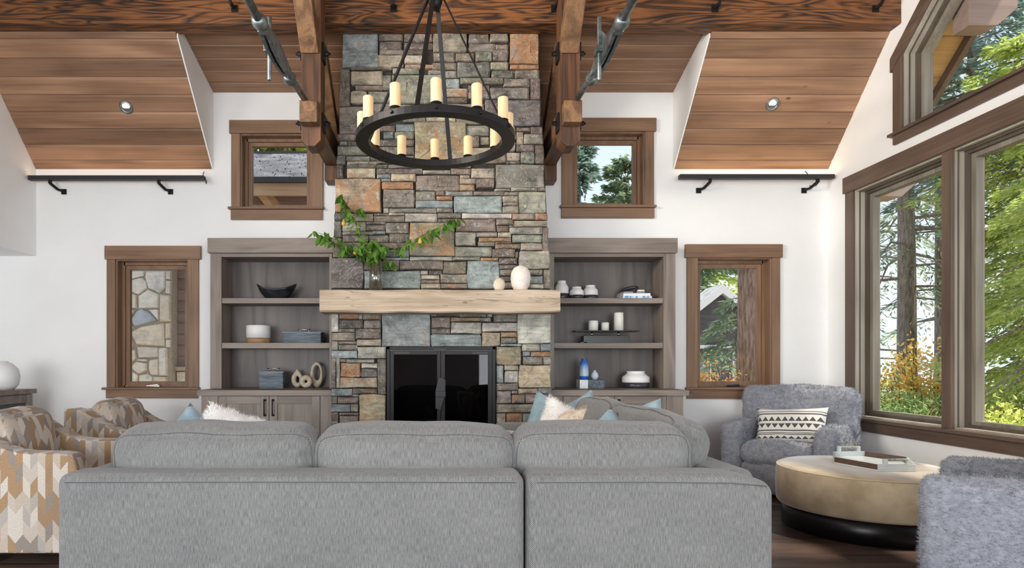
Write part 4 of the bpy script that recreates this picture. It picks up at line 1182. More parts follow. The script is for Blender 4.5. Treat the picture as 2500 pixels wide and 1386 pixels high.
stem([(905, 625, -.01), (880, 612, -.02), (850, 606, -.03), (838, 602, -.03)], .003, .0015, 22, .03, .3)
pm = MB().lathe([(0, 0), (.009, .002), (.017, .012), (.019, .022), (.015, .036), (.009, .048), (.007, .056), (0, .060)], n=16)
for px, py in ((839, 536), (845, 601), (1026, 580), (867, 607)):
    o = build(pm if px == 839 else MB().lathe([(0, 0), (.009, .002), (.017, .012), (.019, .022), (.015, .036), (.009, .048), (.007, .056), (0, .060)], n=16), 'pear', 'pear', br, w=False, uv=False)
    o.location = wmat(br).inverted() @ P(px, py + 16, YV - .035)

# ------------------------------------------------------------------ credenza and vase in the alcove
cz = 0.958
cr = T('credenza', 'grey wood credenza with mesh door panels against the left alcove wall', 'credenza', (-4.2, 5.5, 0))
build(MB().box(-4.46, -3.955, 4.3, 6.02, cz - .045, cz), 'top', 'cab_x', cr, 0.003)
build(MB().box(-4.44, -4.0, 4.32, 6.0, .05, cz - .045), 'carcass', 'cab_z', cr)
build(MB().box(-4.40, -4.04, 4.36, 5.96, 0, .05), 'plinth', 'cab_x', cr)
M['mesh_panel'] = mottled('grey_mesh', rgb(84, 82, 86), rgb(112, 110, 114), 160, 0.7, bmp=0.6)
for ya, yb in ((5.16, 5.985), (4.33, 5.15)):
    m_ = MB().box(-4.0, -3.975, ya, ya + .08, .08, cz - .05).box(-4.0, -3.975, yb - .08, yb, .08, cz - .05)
    dr = build(m_, 'door', 'cab_z', cr, 0.002)
    for r0_, r1_ in ((cz - .13, cz - .05), (.08, .16)): build(MB().box(-4.0, -3.975, ya + .08, yb - .08, r0_, r1_), 'door_rail', 'cab_x', dr, 0.002)
    build(MB().box(-3.998, -3.99, ya + .07, yb - .07, .15, cz - .12), 'mesh_panel', 'mesh_panel', dr)
    hy = yb - .03 if ya < 5 else ya + .03
    build(MB().tube([(-3.975, hy, .86), (-3.945, hy, .85), (-3.945, hy, .70), (-3.975, hy, .69)], .006, 8), 'handle', 'iron', dr)
r = .132
tag(build(MB().lathe([(0, 0), (r * .6, 0), (r * .9, r * .35), (r, r * .95), (r * .88, r * 1.5), (r * .5, r * 1.88), (r * .3, r * 1.95), (r * .26, r * 2.02), (r * .2, r * 2.0), (0, r * 1.9)], (X(9, 5.72), 5.72, cz), 36), 'globe_vase', 'ceramic'),
    'round white globe vase on the grey credenza in the left alcove', 'vase')

# ------------------------------------------------------------------ timber truss ends beside the chimney
def truss(sg):
    side = 'left' if sg < 0 else 'right'
    xc = 1.09 * sg
    g = T('timber_truss', 'dark timber truss post and horizontal steel tie rod ' + side + ' of the chimney', 'truss', (xc, 5.25, 3.0))
    hw = .0825
    x0, x1 = xc - hw, xc + hw
    yp0, yp1 = 5.16, 5.355
    zc = 3.03
    c = .05
    pr = [(x0, zc + c), (x0 + c, zc), (x1 - c, zc), (x1, zc + c), (x1, 4.70), (x0, 4.70)]
    build(MB().prism(pr, 'y', yp0, yp1), 'post', 'beam_z', g, 0.005)
    build(MB().box(x0 + .008, x1 - .008, 5.05, yp0, 3.19, 3.37), 'chord_stub', 'beam_y', g, 0.008)
    build(MB().box(x0 + .01, x1 - .01, yp1, 6.20, 3.20, 3.40), 'chord', 'beam_y', g, 0.005)
    build(MB().box(x0, x1, 6.20, YW, 3.05, zdorm(6.3) - .01), 'wall_post', 'beam_z', g, 0.005)
    build(MB().bar((xc, 5.50, 4.06), (xc, 6.24, 3.50), .12, .12), 'brace', 'beam_y', g, 0.004)
    # raking strut coming down onto the post from the room side
    build(MB().bar((xc - .03 * sg * 0 - .01, 5.19, 3.84), (xc - .01, 4.45, 4.66), .15, .12), 'strut', 'beam_y', g, 0.006)
    # steel side plates with bolts
    for z in (3.85, 3.255):
        for s_ in (-1, 1):
            xa = x1 if s_ > 0 else x0
            pl = build(MB().box(min(xa, xa + s_ * .018), max(xa, xa + s_ * .018), 5.20, 5.31, z - .075, z + .075), 'steel_plate', 'iron', g, 0.003)
            build(MB().cyl((xa + s_ * .016, 5.255, z), (xa + s_ * .05, 5.255, z), .020, n=6, smooth=False).cyl((xa + s_ * .05, 5.255, z), (xa + s_ * .066, 5.255, z), .011, n=8), 'bolt', 'iron', pl)
    # tie rod with couplers and toggle
    xr, zr = 1.17 * sg, 3.41
    rod = build(MB().cyl((xr, 1.2, zr), (xr, 4.62, zr), .027, n=18).cyl((xr, 4.5, zr), (xr - .05 * sg, 5.12, zr - .03), .025, n=18), 'tie_rod', 'steel', g)
    for y in (3.97, 4.76):
        prof = [(.027, -.05), (.045, -.035), (.052, 0), (.045, .035), (.027, .05)]
        build(MB().lathe(prof, (xr, y, zr), 20, mat=Matrix.Rotation(R(90), 3, 'X')), 'coupler', 'steel', rod)
    tb = MB()
    for dx in (-.020, .020): tb.prism([(4.04, zr - .02), (4.20, zr - .055), (4.36, zr - .066), (4.54, zr - .052), (4.68, zr - .02), (4.68, zr + .02), (4.54, zr + .052), (4.36, zr + .066), (4.20, zr + .055), (4.04, zr + .02)], 'x', xr + dx - .012, xr + dx + .012)
    tb.box(xr - .034, xr + .034, 4.03, 4.08, zr - .03, zr + .03).box(xr - .034, xr + .034, 4.62, 4.67, zr - .03, zr + .03)
    tb.box(min(xr, xr - .075 * 1), xr + .03, 4.31, 4.41, zr - .012, zr + .030)
    build(tb, 'turnbuckle', 'steel', rod, 0.003)
    xt = xr - .045
    tg = MB().cyl((xt, 4.36, zr - .20), (xt, 4.36, zr + .25), .016, n=12)
    tg.prism([(xt, zr + .03), (xt + .05, zr + .05), (xt + .04, zr + .13), (xt, zr + .16)], 'y', 4.35, 4.37)
    build(tg, 'toggle_bar', 'steel', rod, 0.004)
truss(-1); truss(1)

# ------------------------------------------------------------------ linear uplights
M['warm_led'] = emis('warm_led_strip', (1.0, 0.72, 0.48, 1), 4.0)
M['bright_led'] = emis('bright_led_strip', (1.0, 0.78, 0.50, 1), 9.0)
def light_bar(name, label, x0, x1, z, y, ywall, mounts, cable=None, led='warm_led', dr=-1):
    g = T(name, label, 'light', ((x0 + x1) / 2, y, z))
    build(MB().box(x0, x1, y - .03, y + .03, z - .022, z + .022), 'housing', 'bar', g, 0.003)
    build(MB().box(x0 + .02, x1 - .02, y - .018, y + .018, z + .0222, z + .0245), 'led_strip', led, g)
    for mx in mounts:
        m_ = MB().box(mx - .026, mx + .026, ywall - .012, ywall, z - .13, z - .075)
        mp = build(m_, 'wall_plate', 'iron', g, 0.002)
        ax = mx + .065 * dr
        arm = MB().bar((mx, ywall - .01, z - .10), (mx + .03 * dr, ywall - .06, z - .095), .022, .022).bar((mx + .03 * dr, ywall - .06, z - .095), (ax, y, z - .05), .024, .022).bar((ax, y, z - .055), (ax, y, z - .018), .026, .026)
        build(arm, 'arm', 'iron', mp, 0.002)
    if cable: build(MB().tube(cable, .004, 6), 'cable', 'iron', g)
yb = 6.25
zb2 = Z(435, yb)
light_bar('uplight_bar', 'long black uplight bar on brackets under the left slope', X(72, yb), X(500, yb), zb2, yb, YW, (X(157, YW), X(417, YW)),
          [(X(500, yb), yb, zb2), (X(505, yb), yb, zb2 - .03), (X(500, yb), yb + .04, zb2 - .045), (X(490, yb), yb + .06, zb2 + .06), (X(488, yb), YW - .02, zb2 + .10)])
zb2 = Z(432, yb)
cx = X(1980, yb)
light_bar('uplight_bar', 'long black uplight bar on brackets under the right slope', X(1658, yb), X(2034, yb), zb2, yb, YW, (X(1705, YW), X(1962, YW)),
          [(cx, yb + .03, zb2 - .08), (cx + .05, yb, zb2 - .09), (cx + .09, yb, zb2 - .04), (cx + .06, yb + .02, zb2 - .02), (cx + .01, yb + .05, zb2 + .03), (cx, YW - .03, zb2 + .09)], 'bright_led', 1)
g = T('beam_uplight', 'black bracketed uplight bar mounted high along the timber beam', 'light', (1.0, 5.2, 4.6))
build(MB().box(-2.3, 3.95, 5.10, 5.16, 4.52, 4.565), 'housing', 'bar', g, 0.003)
build(MB().box(-2.28, 3.93, 5.112, 5.148, 4.5652, 4.568), 'led_strip', 'warm_led', g)
for px in (573, 961, 1353, 1745, 2137):
    x = X(px, YB0)
    mp = build(MB().box(x - .028, x + .028, YB0 - .012, YB0, 4.265, 4.325), 'wall_plate', 'iron', g, 0.002)
    sx = -1 if px < 700 else 0 if px < 1000 else 1
    build(MB().bar((x, YB0 - .01, 4.295), (x + sx * .015, YB0 - .05, 4.31), .024, .024).bar((x + sx * .015, YB0 - .05, 4.305), (x + sx * .03, 5.14, 4.525), .02, .02), 'arm', 'iron', mp, 0.002)

# recessed downlights
M['bulb'] = emis('downlight_lamp', (1.0, 0.86, 0.68, 1), 5.0)
for px, py, lab, on in ((308, 261, 'recessed downlight glowing in the left plank slope', 1), (1886, 254, 'recessed downlight in the right plank slope', 1)):
    k = (HY - py)
    d = (FPX * (3.21 - CAMZ) + FPX * KS * YW) / (FPX * KS + k)
    nrm = Vector((0, -KS, -1)).normalized()
    g = T('downlight', lab, 'light', (X(px, d), d, zmain(d)))
    rot = nrm.to_track_quat('Z', 'Y').to_matrix()
    build(MB().lathe([(.045, .001), (.062, .001), (.064, .006), (.060, .010), (.046, .006), (.042, -.02), (.040, -.03)], (0, 0, 0), 28, mat=rot), 'trim_ring', 'steel', g, w=False)
    rot2 = Vector((0, -.35, -1)).normalized().to_track_quat('Z', 'Y').to_matrix()
    build(MB().lathe([(0, .006), (.028, .006), (.034, .002), (.036, -.01), (0, -.012)], (0, 0, 0), 24, mat=rot2), 'lamp', 'bulb', g, w=False)

# ------------------------------------------------------------------ chandelier
CX, CY, CZ = X(1063, 3.82), 3.82, 2.566
ch = T('chandelier', 'round black iron ring chandelier with twelve pillar candle lights', 'chandelier', (CX, CY, CZ))
ro, ri, hh = .492, .412, .042
prof = [(ri, 0), (ro, 0), (ro, hh), (ri, hh), (ri, 0)]
mb = MB(); n = 72
vs = [(r * math.cos(2 * math.pi * k / n), r * math.sin(2 * math.pi * k / n), z) for r, z in prof[:4] for k in range(n)]
mb.add(vs, [(i * n + k, i * n + (k + 1) % n, ((i + 1) % 4) * n + (k + 1) % n, ((i + 1) % 4) * n + k) for i in range(4) for k in range(n)])
build(mb, 'ring', 'iron', ch, w=False, bevel=.002)
m, nt, b = newmat('candle_wax')
v = objcoord(nt, (1, 1, 1)); n1 = noise_(nt, v, 14, 2)
cc = ramp(nt, n1, [(.35, (1.0, .60, .26, 1)), (.62, (1.0, .80, .52, 1))])
setp(b, Base_Color=rgb(214, 184, 142), Emission_Color=cc, Emission_Strength=.22, Roughness=.6)
M['candle_wax'] = m
for k in range(12):
    a_ = R(-89 + 30 * k); rc = .455
    p = Vector((rc * math.cos(a_), rc * math.sin(a_), hh))
    cn = build(MB().lathe([(0, 0), (.036, 0), (.036, .004), (.030, .006), (.032, .020), (.029, .022), (0, .022)], p, 20), 'candle_cup', 'iron', ch, w=False)
    build(MB().lathe([(0, .02), (.0295, .02), (.0305, .03), (.0305, .146), (.027, .151), (0, .149)], p, 24), 'candle', 'candle_wax', cn, w=False)
    q = Vector((ro * math.cos(a_), ro * math.sin(a_), hh * .55)); o2 = Vector((math.cos(a_), math.sin(a_), 0))
    build(MB().cyl(q - o2 * .004, q + o2 * .012, .011, .008, 8), 'stud', 'iron', cn, w=False)
zt = Z(8, CY) - CZ
for k in range(4):
    a_ = R(-103 + 90 * k); rc = .455
    p = Vector((rc * math.cos(a_), rc * math.sin(a_), hh)); q = Vector((.035 * math.cos(a_), .035 * math.sin(a_), zt + .06))
    build(MB().bar(p - Vector((0, 0, .03)), q, .026, .010, up=(math.cos(a_), math.sin(a_), 0)), 'hanging_strap', 'iron', ch, w=False)
build(MB().lathe([(0, zt - .04), (.03, zt - .035), (.042, zt), (.042, zt + .12), (.02, zt + .16), (.008, zt + .2), (.008, zvault(CY) - CZ - .02), (.07, zvault(CY) - CZ - .02), (.07, zvault(CY) - CZ + .04)], n=20), 'hub_and_stem', 'iron', ch, w=False)

# ------------------------------------------------------------------ sectional sofa
sf = T('sectional_sofa', 'large grey tweed L-shaped sectional sofa seen from behind', 'sofa', (-.1, 3.2, 0))
def sb(name, c, size, r, par=None, n=5, bulge=(0, 0, 0), rot=None, nz=0.0, mat='sofa', seed=0.0, fn=None, ns=4):
    return build(MB().rbox(c, size, r, n, bulge, rot, nz, ns, fn, seed), name, mat, par or sf, normals=False)
def bx_(x0, x1, y0, y1, z0, z1): return ((x0 + x1) / 2, (y0 + y1) / 2, (z0 + z1) / 2), (x1 - x0, y1 - y0, z1 - z0)
c, s_ = bx_(-1.66, .362, 2.64, 2.86, .07, .725); bp = sb('back_panel', c, s_, .045, n=8)
def droop(q, p):
    e_ = max(0, (q.x - .30) / .24)
    q.z -= .05 * e_ * e_ * (1 if q.z > 0 else 0)
    return q
c, s_ = bx_(.372, 1.44, 2.64, 2.86, .07, .725); bp2 = sb('back_panel', c, s_, .045, n=10, fn=droop)
c, s_ = bx_(-1.66, -1.45, 2.80, 3.62, .07, .715); sb('arm', c, s_, .045)
c, s_ = bx_(1.22, 1.44, 2.80, 5.0, .07, .715); sb('back_panel', c, s_, .045, n=8)
c, s_ = bx_(.45, 1.44, 4.96, 5.17, .07, .715); sb('arm', c, s_, .045)
c, s_ = bx_(-1.5, 1.3, 2.84, 3.62, .07, .30); sb('seat_base', c, s_, .03)
c, s_ = bx_(.45, 1.3, 3.5, 5.0, .07, .30); sb('seat_base', c, s_, .03)
for x0, x1, y0, y1 in ((-1.45, -.52, 2.86, 3.66), (-.515, .43, 2.86, 3.66), (.44, 1.22, 2.86, 3.66), (.44, 1.22, 3.665, 4.30), (.44, 1.22, 4.305, 4.955)):
    c, s_ = bx_(x0, x1, y0, y1, .30, .47); sb('seat_cushion', c, s_, .05, bulge=(0, 0, .02), nz=.006)
# stitched seams on the back panels
def seam(par, pts, r=.0022): build(MB().tube(pts, r, 6), 'seam', 'piping', par)
seam(bp, [(-1.618, 2.6395, .690), (-1.0, 2.637, .692), (-.3, 2.637, .692), (.322, 2.6395, .690)])
seam(bp2, [(.412, 2.6395, .690), (.9, 2.637, .692), (1.25, 2.6375, .688), (1.40, 2.6395, .674)])
for x, y in ((-1.58, 2.72), (.30, 2.74), (1.36, 2.72), (-1.55, 3.5), (1.34, 4.9), (.52, 5.08)):
    build(MB().box(x - .03, x + .03, y - .03, y + .03, 0, .075), 'foot', 'blk_lacquer', sf)
def cushion(name, c, size, rot, seed, par=sf, seamy=-.86, bulge=.05, nz=.010, shape=None):
    r = min(size[1] * .36, .12)
    def fn(q, p):
        # softer corners, slimmer foot
        k = (abs(p[0]) ** 4) * (1 if p[2] > 0 else .4)
        q.z -= .010 * k * max(p[2], 0)
        q.x *= 1 - .05 * max(0, -p[2]) ** 2
        q.z += .012 * noise.noise(Vector((q.x * 4 + seed, seed, 0))) * max(p[2], 0)
        nv = q * 5 + Vector((seed * 3, seed, 2))
        q.y += .010 * noise.noise(nv) + .005 * noise.noise(nv * 2.6)
        return q
    o = build(MB().rbox(c, size, r, 9, (.02, bulge, .015), rot, 0, 5.0, fn, seed), name, 'sofa', par, normals=False)
    mp = rmap(size, r, (.02, bulge, .015), fn)
    pts = []
    for (a, b) in [(-1 + 2 * i / 30, 1) for i in range(30)] + [(1, 1 - 2 * i / 14) for i in range(14)] + [(1 - 2 * i / 30, -1) for i in range(30)] + [(-1, -1 + 2 * i / 14) for i in range(14)]:
        q = mp((a * .999, seamy, b * .999))
        if rot is not None: q = rot @ q
        pts.append(q + Vector(c))
    build(MB().tube(pts, .0026, 6, closed=True), 'piping', 'piping', o)
    return o
RX = lambda d: Matrix.Rotation(R(d), 3, 'X')
RY = lambda d: Matrix.Rotation(R(d), 3, 'Y')
RZ = lambda d: Matrix.Rotation(R(d), 3, 'Z')
cushion('back_cushion', (-1.062, 2.98, .685), (.955, .27, .45), RX(9), 1.0)
cushion('back_cushion', (-.120, 2.98, .680), (.945, .27, .45), RX(9), 2.3)
cushion('back_cushion', (.755, 2.98, .682), (.835, .27, .46), RX(9), 3.7)
wr = RY(22) @ RZ(90)
cushion('back_cushion', (1.16, 3.50, .70), (1.00, .27, .48), wr, 5.1, seamy=.86)
cushion('back_cushion', (1.13, 4.42, .70), (.86, .27, .49), wr, 6.2, seamy=.86)

# ------------------------------------------------------------------ throw pillows
def pil(name, label, mat, w_, h_, t_, loc, rot, seed, fur=0, group=None):
    mb = MB().pillow(w_, h_, t_, Matrix.Identity(3), seed=seed)
    if fur: mb.fur(fur, .022, .0016, 1.1, int(seed * 10) + 1)
    o = build(mb, name, mat, normals=False)
    o.matrix_world = Matrix.Translation(loc) @ rot.to_4x4()
    return tag(o, label, 'pillow', group)
EU = lambda x, y, z: Matrix.Rotation(R(z), 3, 'Z') @ Matrix.Rotation(R(x), 3, 'X') @ Matrix.Rotation(R(y), 3, 'Y')
def ppos(px, py, d): return P(px, py, d)
pil('throw_pillow', 'pale blue pillow leaning at the far end of the sectional beside the stones', 'blue_cloth', .46, .46, .16, ppos(1352, 1046, 4.78), EU(-14, 24, 8), 1.0, group='pale blue pillows')
pil('throw_pillow', 'pale blue pillow behind the white fur pillow on the sectional', 'blue_cloth', .44, .44, .15, ppos(1412, 1042, 4.82), EU(-12, -28, -24), 2.0, group='pale blue pillows')
pil('fur_pillow', 'white fur pillow leaning on the sectional beside the blue pillow', 'fur_white', .46, .42, .17, ppos(1382, 1060, 4.45), EU(-18, 30, 12), 3.0, 7000)
pil('fur_pillow', 'cream fur-edged pillow in front of the sectional wing cushion', 'cream_cloth', .44, .44, .16, ppos(1436, 1064, 4.30), EU(-16, -20, -28), 4.0, 5000)
pil('throw_pillow', 'pale blue pillow lying low beside the wing back cushion', 'blue_cloth', .42, .42, .15, ppos(1545, 1070, 3.72), EU(-26, -22, -48), 5.0, group='pale blue pillows')
pil('throw_pillow', 'small grey blue pillow corner peeping over the back cushion', 'blue_cloth', .36, .36, .13, ppos(1490, 1092, 3.62), EU(-22, 38, -30), 6.0, group='pale blue pillows')
pil('throw_pillow', 'blue pillow corner rising behind the left back cushion', 'blue_cloth', .42, .42, .15, ppos(466, 1116, 3.26), EU(-16, 40, 6), 7.0, group='pale blue pillows')
pil('fur_pillow', 'shaggy white fur pillow behind the left back cushion', 'fur_white', .50, .40, .18, ppos(578, 1098, 3.28), EU(-16, 16, -6), 8.0, 9000)
pil('throw_pillow', 'cream chevron pillow glimpsed in the gap between back cushions', 'chev', .42, .42, .14, ppos(1262, 1142, 3.24), EU(-14, 4, 4), 9.0)

# ------------------------------------------------------------------ chevron armchairs
def chev_chair(label, loc, rz):
    g = T('patterned_armchair', label, 'armchair', loc, rz, 'chevron armchairs')
    prof = [(.41, .06), (.41, .58), (.395, .63), (.36, .655), (.30, .662), (.12, .664), (.02, .675), (-.06, .70), (-.14, .745), (-.22, .80), (-.29, .835), (-.36, .85), (-.41, .845), (-.425, .82), (-.43, .06)]
    for y0, y1 in ((-.395, -.255), (.255, .395)):
        build(MB().prism(prof, 'y', y0, y1, True), 'arm', 'chev', g, .022, w=False, seg=3)
    build(MB().rbox((-.36, 0, .445), (.15, .50, .77), .04, 5), 'back_frame', 'chev', g, w=False, normals=False)
    build(MB().rbox((.03, 0, .18), (.74, .51, .24), .03, 5), 'seat_base', 'chev', g, w=False, normals=False)
    build(MB().rbox((.06, 0, .38), (.68, .505, .17), .05, 5, (0, 0, .02)), 'seat_cushion', 'chev', g, w=False, normals=False)
    build(MB().rbox((-.195, 0, .665), (.20, .54, .46), .09, 6, (.04, .0, .02), RY(-14), .012, 5), 'back_cushion', 'chev', g, w=False, normals=False)
    for x in (-.35, .34):
        for y in (-.33, .33): build(MB().cyl((x, y, .0), (x, y, .07), .018, .024, 10), 'leg', 'blk_lacquer', g, w=False)
    return g
c1 = chev_chair('chevron patterned armchair nearest the camera at the left edge', (-2.60, 4.085, 0), 0)
dup(c1, (-2.52, 5.20, 0), R(-4), 'chevron patterned armchair further back under the left casement window')

# ------------------------------------------------------------------ fleece armchairs
def fleece_chair(label, loc, rz, nf=1.0):
    g = T('fleece_armchair', label, 'armchair', loc, rz, 'grey fleece armchairs')
    def part(nm, c, size, r, bulge=(0, 0, 0), rot=None, nz=.012, cnt=9000, fn=None, seed=0.0, n=6):
        mb = MB().rbox(c, size, r, n, bulge, rot, nz, 5, fn, seed)
        mb.fur(int(cnt * nf), .016, .0022, .9, int(seed * 7) + 3)
        return build(mb, nm, 'fleece', g, w=False, normals=False)
    for k, y in enumerate((-.385, .385)):
        part('arm', (0.0, y, .355), (.80, .175, .60), .055, (0, .008, .012), None, .010, 16000, seed=1.0 + k)
    part('skirt', (.0, 0, .175), (.78, .60, .26), .03, seed=3.0, cnt=7000)
    part('seat_cushion', (.06, 0, .385), (.70, .60, .19), .07, (.01, 0, .03), seed=4.0, cnt=10000)
    part('back_frame', (-.34, 0, .42), (.13, .62, .60), .05, seed=5.0, cnt=7000)
    part('back_cushion', (-.25, 0, .745), (.23, .98, .46), .09, (.05, .0, .02), RY(-12), .02, 24000, seed=6.0, n=8)
    build(MB().lathe([(0, 0), (.26, 0), (.26, .05), (0, .05)], n=28), 'swivel_base', 'blk_lacquer', g, w=False)
    return g
f1 = fleece_chair('grey fleece armchair in the right corner under the small window', (3.235, 5.70, 0), R(-136.5))
f2 = dup(f1, (2.955, 3.06, 0), R(135), 'grey fleece armchair cut by the right edge of the picture')

# patterned lumbar pillows
m, nt, b = newmat('ikat_cloth')
tcx = nt.nodes.new('ShaderNodeTexCoord'); sx = nt.nodes.new('ShaderNodeSeparateXYZ'); nt.links.new(tcx.outputs['Object'], sx.inputs[0])
tt = math_(nt, 'DIVIDE', sx.outputs['Z'], .165)
tri = math_(nt, 'PINGPONG', math_(nt, 'MULTIPLY', sx.outputs['X'], 36.0), 1.0)
def band(a0, a1, up):
    f_ = math_(nt, 'DIVIDE', math_(nt, 'SUBTRACT', tt, a0), a1 - a0)
    ins = math_(nt, 'MULTIPLY', math_(nt, 'GREATER_THAN', f_, 0.0), math_(nt, 'LESS_THAN', f_, 1.0))
    if up: hit = math_(nt, 'LESS_THAN', f_, tri)
    else: hit = math_(nt, 'GREATER_THAN', f_, tri)
    return math_(nt, 'MULTIPLY', ins, hit)
def line(c_, w_): return math_(nt, 'LESS_THAN', math_(nt, 'ABSOLUTE', math_(nt, 'SUBTRACT', tt, c_)), w_)
tot = band(.14, .40, True)
for q in (band(-.26, .0, False), band(-.84, -.70, True), line(.56, .035), line(.70, .02), line(-.40, .035), line(-.54, .02), line(-.62, .02)):
    tot = math_(nt, 'MAXIMUM', tot, q)
nv = noise_(nt, objcoord(nt, (1, 1, 1)), 220, 2)
setp(b, Base_Color=mix(nt, tot, rgb(232, 229, 222), rgb(84, 84, 86)), Roughness=.95, Normal=bump(nt, nv, .4, .003))
M['ikat'] = m
def lumbar(label, loc, rot):
    o = build(MB().pillow(.60, .34, .15, Matrix.Identity(3), seed=2.0), 'lumbar_pillow', 'ikat', normals=False)
    o.matrix_world = Matrix.Translation(loc) @ rot.to_4x4()
    tag(o, label, 'pillow', 'striped zigzag lumbar pillows')
lumbar('white lumbar pillow with charcoal zigzags on the corner fleece armchair', (3.20, 5.62, .635), EU(22, 4, 133.5))
lumbar('white lumbar pillow with charcoal zigzags at the right edge on the nearer fleece armchair', (3.16, 2.86, .665), EU(22, 6, 45))

# ------------------------------------------------------------------ ottoman and tray
ot = T('ottoman', 'round beige suede ottoman on a black plinth', 'ottoman', (3.10, 4.49, 0))
build(MB().lathe([(0, 0), (.535, 0), (.535, .17), (0, .17)], n=64), 'plinth', 'blk_lacquer', ot, w=False)
build(MB().lathe([(.4, .165), (.56, .165), (.572, .18), (.578, .30), (.572, .425), (.562, .442), (.54, .452), (.3, .458), (0, .460)], n=72), 'body', 'suede', ot, w=False)
build(MB().tube([(.567 * math.cos(2 * math.pi * k / 72), .567 * math.sin(2 * math.pi * k / 72), .437) for k in range(72)], .004, 6, closed=True), 'piping', 'suede', ot, w=False)
M['acrylic'] = plain('pale_shagreen', rgb(200, 206, 206), .3)
M['walnut'] = wood('dark_walnut', rgb(96, 74, 62), rgb(56, 42, 36), 'Y', 3, .6, .1)
M['rattan'] = mottled('rattan_wrap', rgb(150, 148, 140), rgb(214, 212, 204), 120, .7, (1, 1, 1), bmp=.8)
tr = T('tray', 'hexagonal pale tray with walnut rims and wrapped handles on the ottoman', 'tray', (3.2, 4.55, .458))
HX = [(3.00, 4.22), (3.27, 4.23), (3.47, 4.56), (3.36, 4.87), (3.10, 4.86), (2.92, 4.56)]
z0 = .4605
build(MB().prism(HX, 'z', z0, z0 + .012), 'base', 'acrylic', tr)
for k in range(6):
    a, b_ = Vector(HX[k]), Vector(HX[(k + 1) % 6])
    d = (b_ - a).normalized(); nn = Vector((-d.y, d.x)) * .014
    qd = [a, b_, b_ + nn - d * .008, a + nn + d * .008]
    build(MB().prism([tuple(p) for p in qd], 'z', z0 + .012, z0 + .048), 'rim', 'walnut' if k in (2, 5) else 'acrylic', tr, 0.002)
for (a, b_) in ((HX[0], HX[1]), (HX[3], HX[4])):
    a, b_ = Vector(a).to_3d(), Vector(b_).to_3d(); d = (b_ - a)
    p, q = a + d * .2, a + d * .8
    hm = MB()
    for u in (p, q): hm.box(u.x - .012, u.x + .012, u.y - .012, u.y + .012, z0 + .04, z0 + .088)
    hd = build(hm, 'handle_post', 'acrylic', tr, .002)
    hb = MB()
    for i in range(16):
        u0 = p.lerp(q, .04 + .92 * i / 16); u1 = p.lerp(q, .04 + .92 * (i + .8) / 16)
        hb.cyl((u0.x, u0.y, z0 + .080), (u1.x, u1.y, z0 + .080), .0105, n=8)
    build(hb, 'wrapped_grip', 'rattan', hd)

# ------------------------------------------------------------------ outside: ground, lake, hills
M['ground'] = mottled('pine_litter', rgb(120, 104, 78), rgb(154, 140, 104), 2.5, .95, bmp=.5)
M['water_lake'] = plain('lake_water', rgb(150, 178, 200), .12)
M['hill'] = mottled('haze_tinted_forest', rgb(150, 172, 190), rgb(168, 188, 204), .05, 1.0)  # aerial haze painted into the pale blue of the hills
GZ = -.35
g = tag(build(MB().add([(-60, 6.6, GZ), (4.24, 6.6, GZ), (4.24, -30, GZ), (20, -30, GZ), (24, 20, GZ - .6), (26, 60, GZ - .4), (-60, 60, GZ)], [(0, 1, 5, 6), (1, 2, 3, 4), (1, 4, 5)]), 'ground', 'ground'), kind='structure')
tag(build(MB().box(18, 900, -200, 900, -7.2, -6.5), 'lake', 'water_lake'), 'pale lake surface beyond the trees at right', 'lake', kind='stuff')
hm = MB(); nh = 60; vs = []
for i in range(nh + 1):
    a = R(-10 + 100 * i / nh)
    d = 520
    h = 26 + 16 * noise.noise(Vector((i * .13, 2, 1))) + 6 * noise.noise(Vector((i * .5, 7, 1)))
    for q, hh_ in ((d - 60, -8), (d, max(h, 6)), (d + 80, -8)): vs.append((q * math.sin(a), q * math.cos(a), hh_))
hm.add(vs, [(i * 3 + j, i * 3 + j + 1, (i + 1) * 3 + j + 1, (i + 1) * 3 + j) for i in range(nh) for j in range(2)], True)
tag(build(hm, 'hills', 'hill'), 'haze-tinted blue forested hills across the lake', 'hills', kind='stuff')

# ------------------------------------------------------------------ garage wing seen through the left windows
M['ven_mortar'] = mottled('pale_mortar', rgb(172, 162, 148), rgb(196, 186, 170), 30, .95)
M['veneer'] = stonemat('field_stone', .9, .3)
M['siding'] = wood('brown_siding', rgb(172, 150, 140), rgb(140, 120, 110), 'X', 2, .6, .15, .7)
M['fascia'] = wood('pale_fascia', rgb(216, 184, 146), rgb(178, 142, 106), 'X', 2, .6, .1, .7)
M['shingle'] = mottled('grey_shingle', rgb(132, 132, 134), rgb(176, 176, 178), 3, .9, bmp=.5, bscale=80)
DW = 8.7
ga = T('garage_wing', 'garage wing with shingled roof, pale field stone and brown siding outside left windows', 'building', (-4, DW, GZ))
xs = X(418, DW)
build(MB().box(-8.5, xs, DW + .02, DW + .35, GZ, 3.72), 'stone_wall', 'ven_mortar', ga)
build(MB().box(xs, 0.2, DW + .22, DW + .4, GZ, 3.78), 'wall', 'siding', ga)
def v1_(a, b): return (a / 2.31, 400 + b / 2.31)
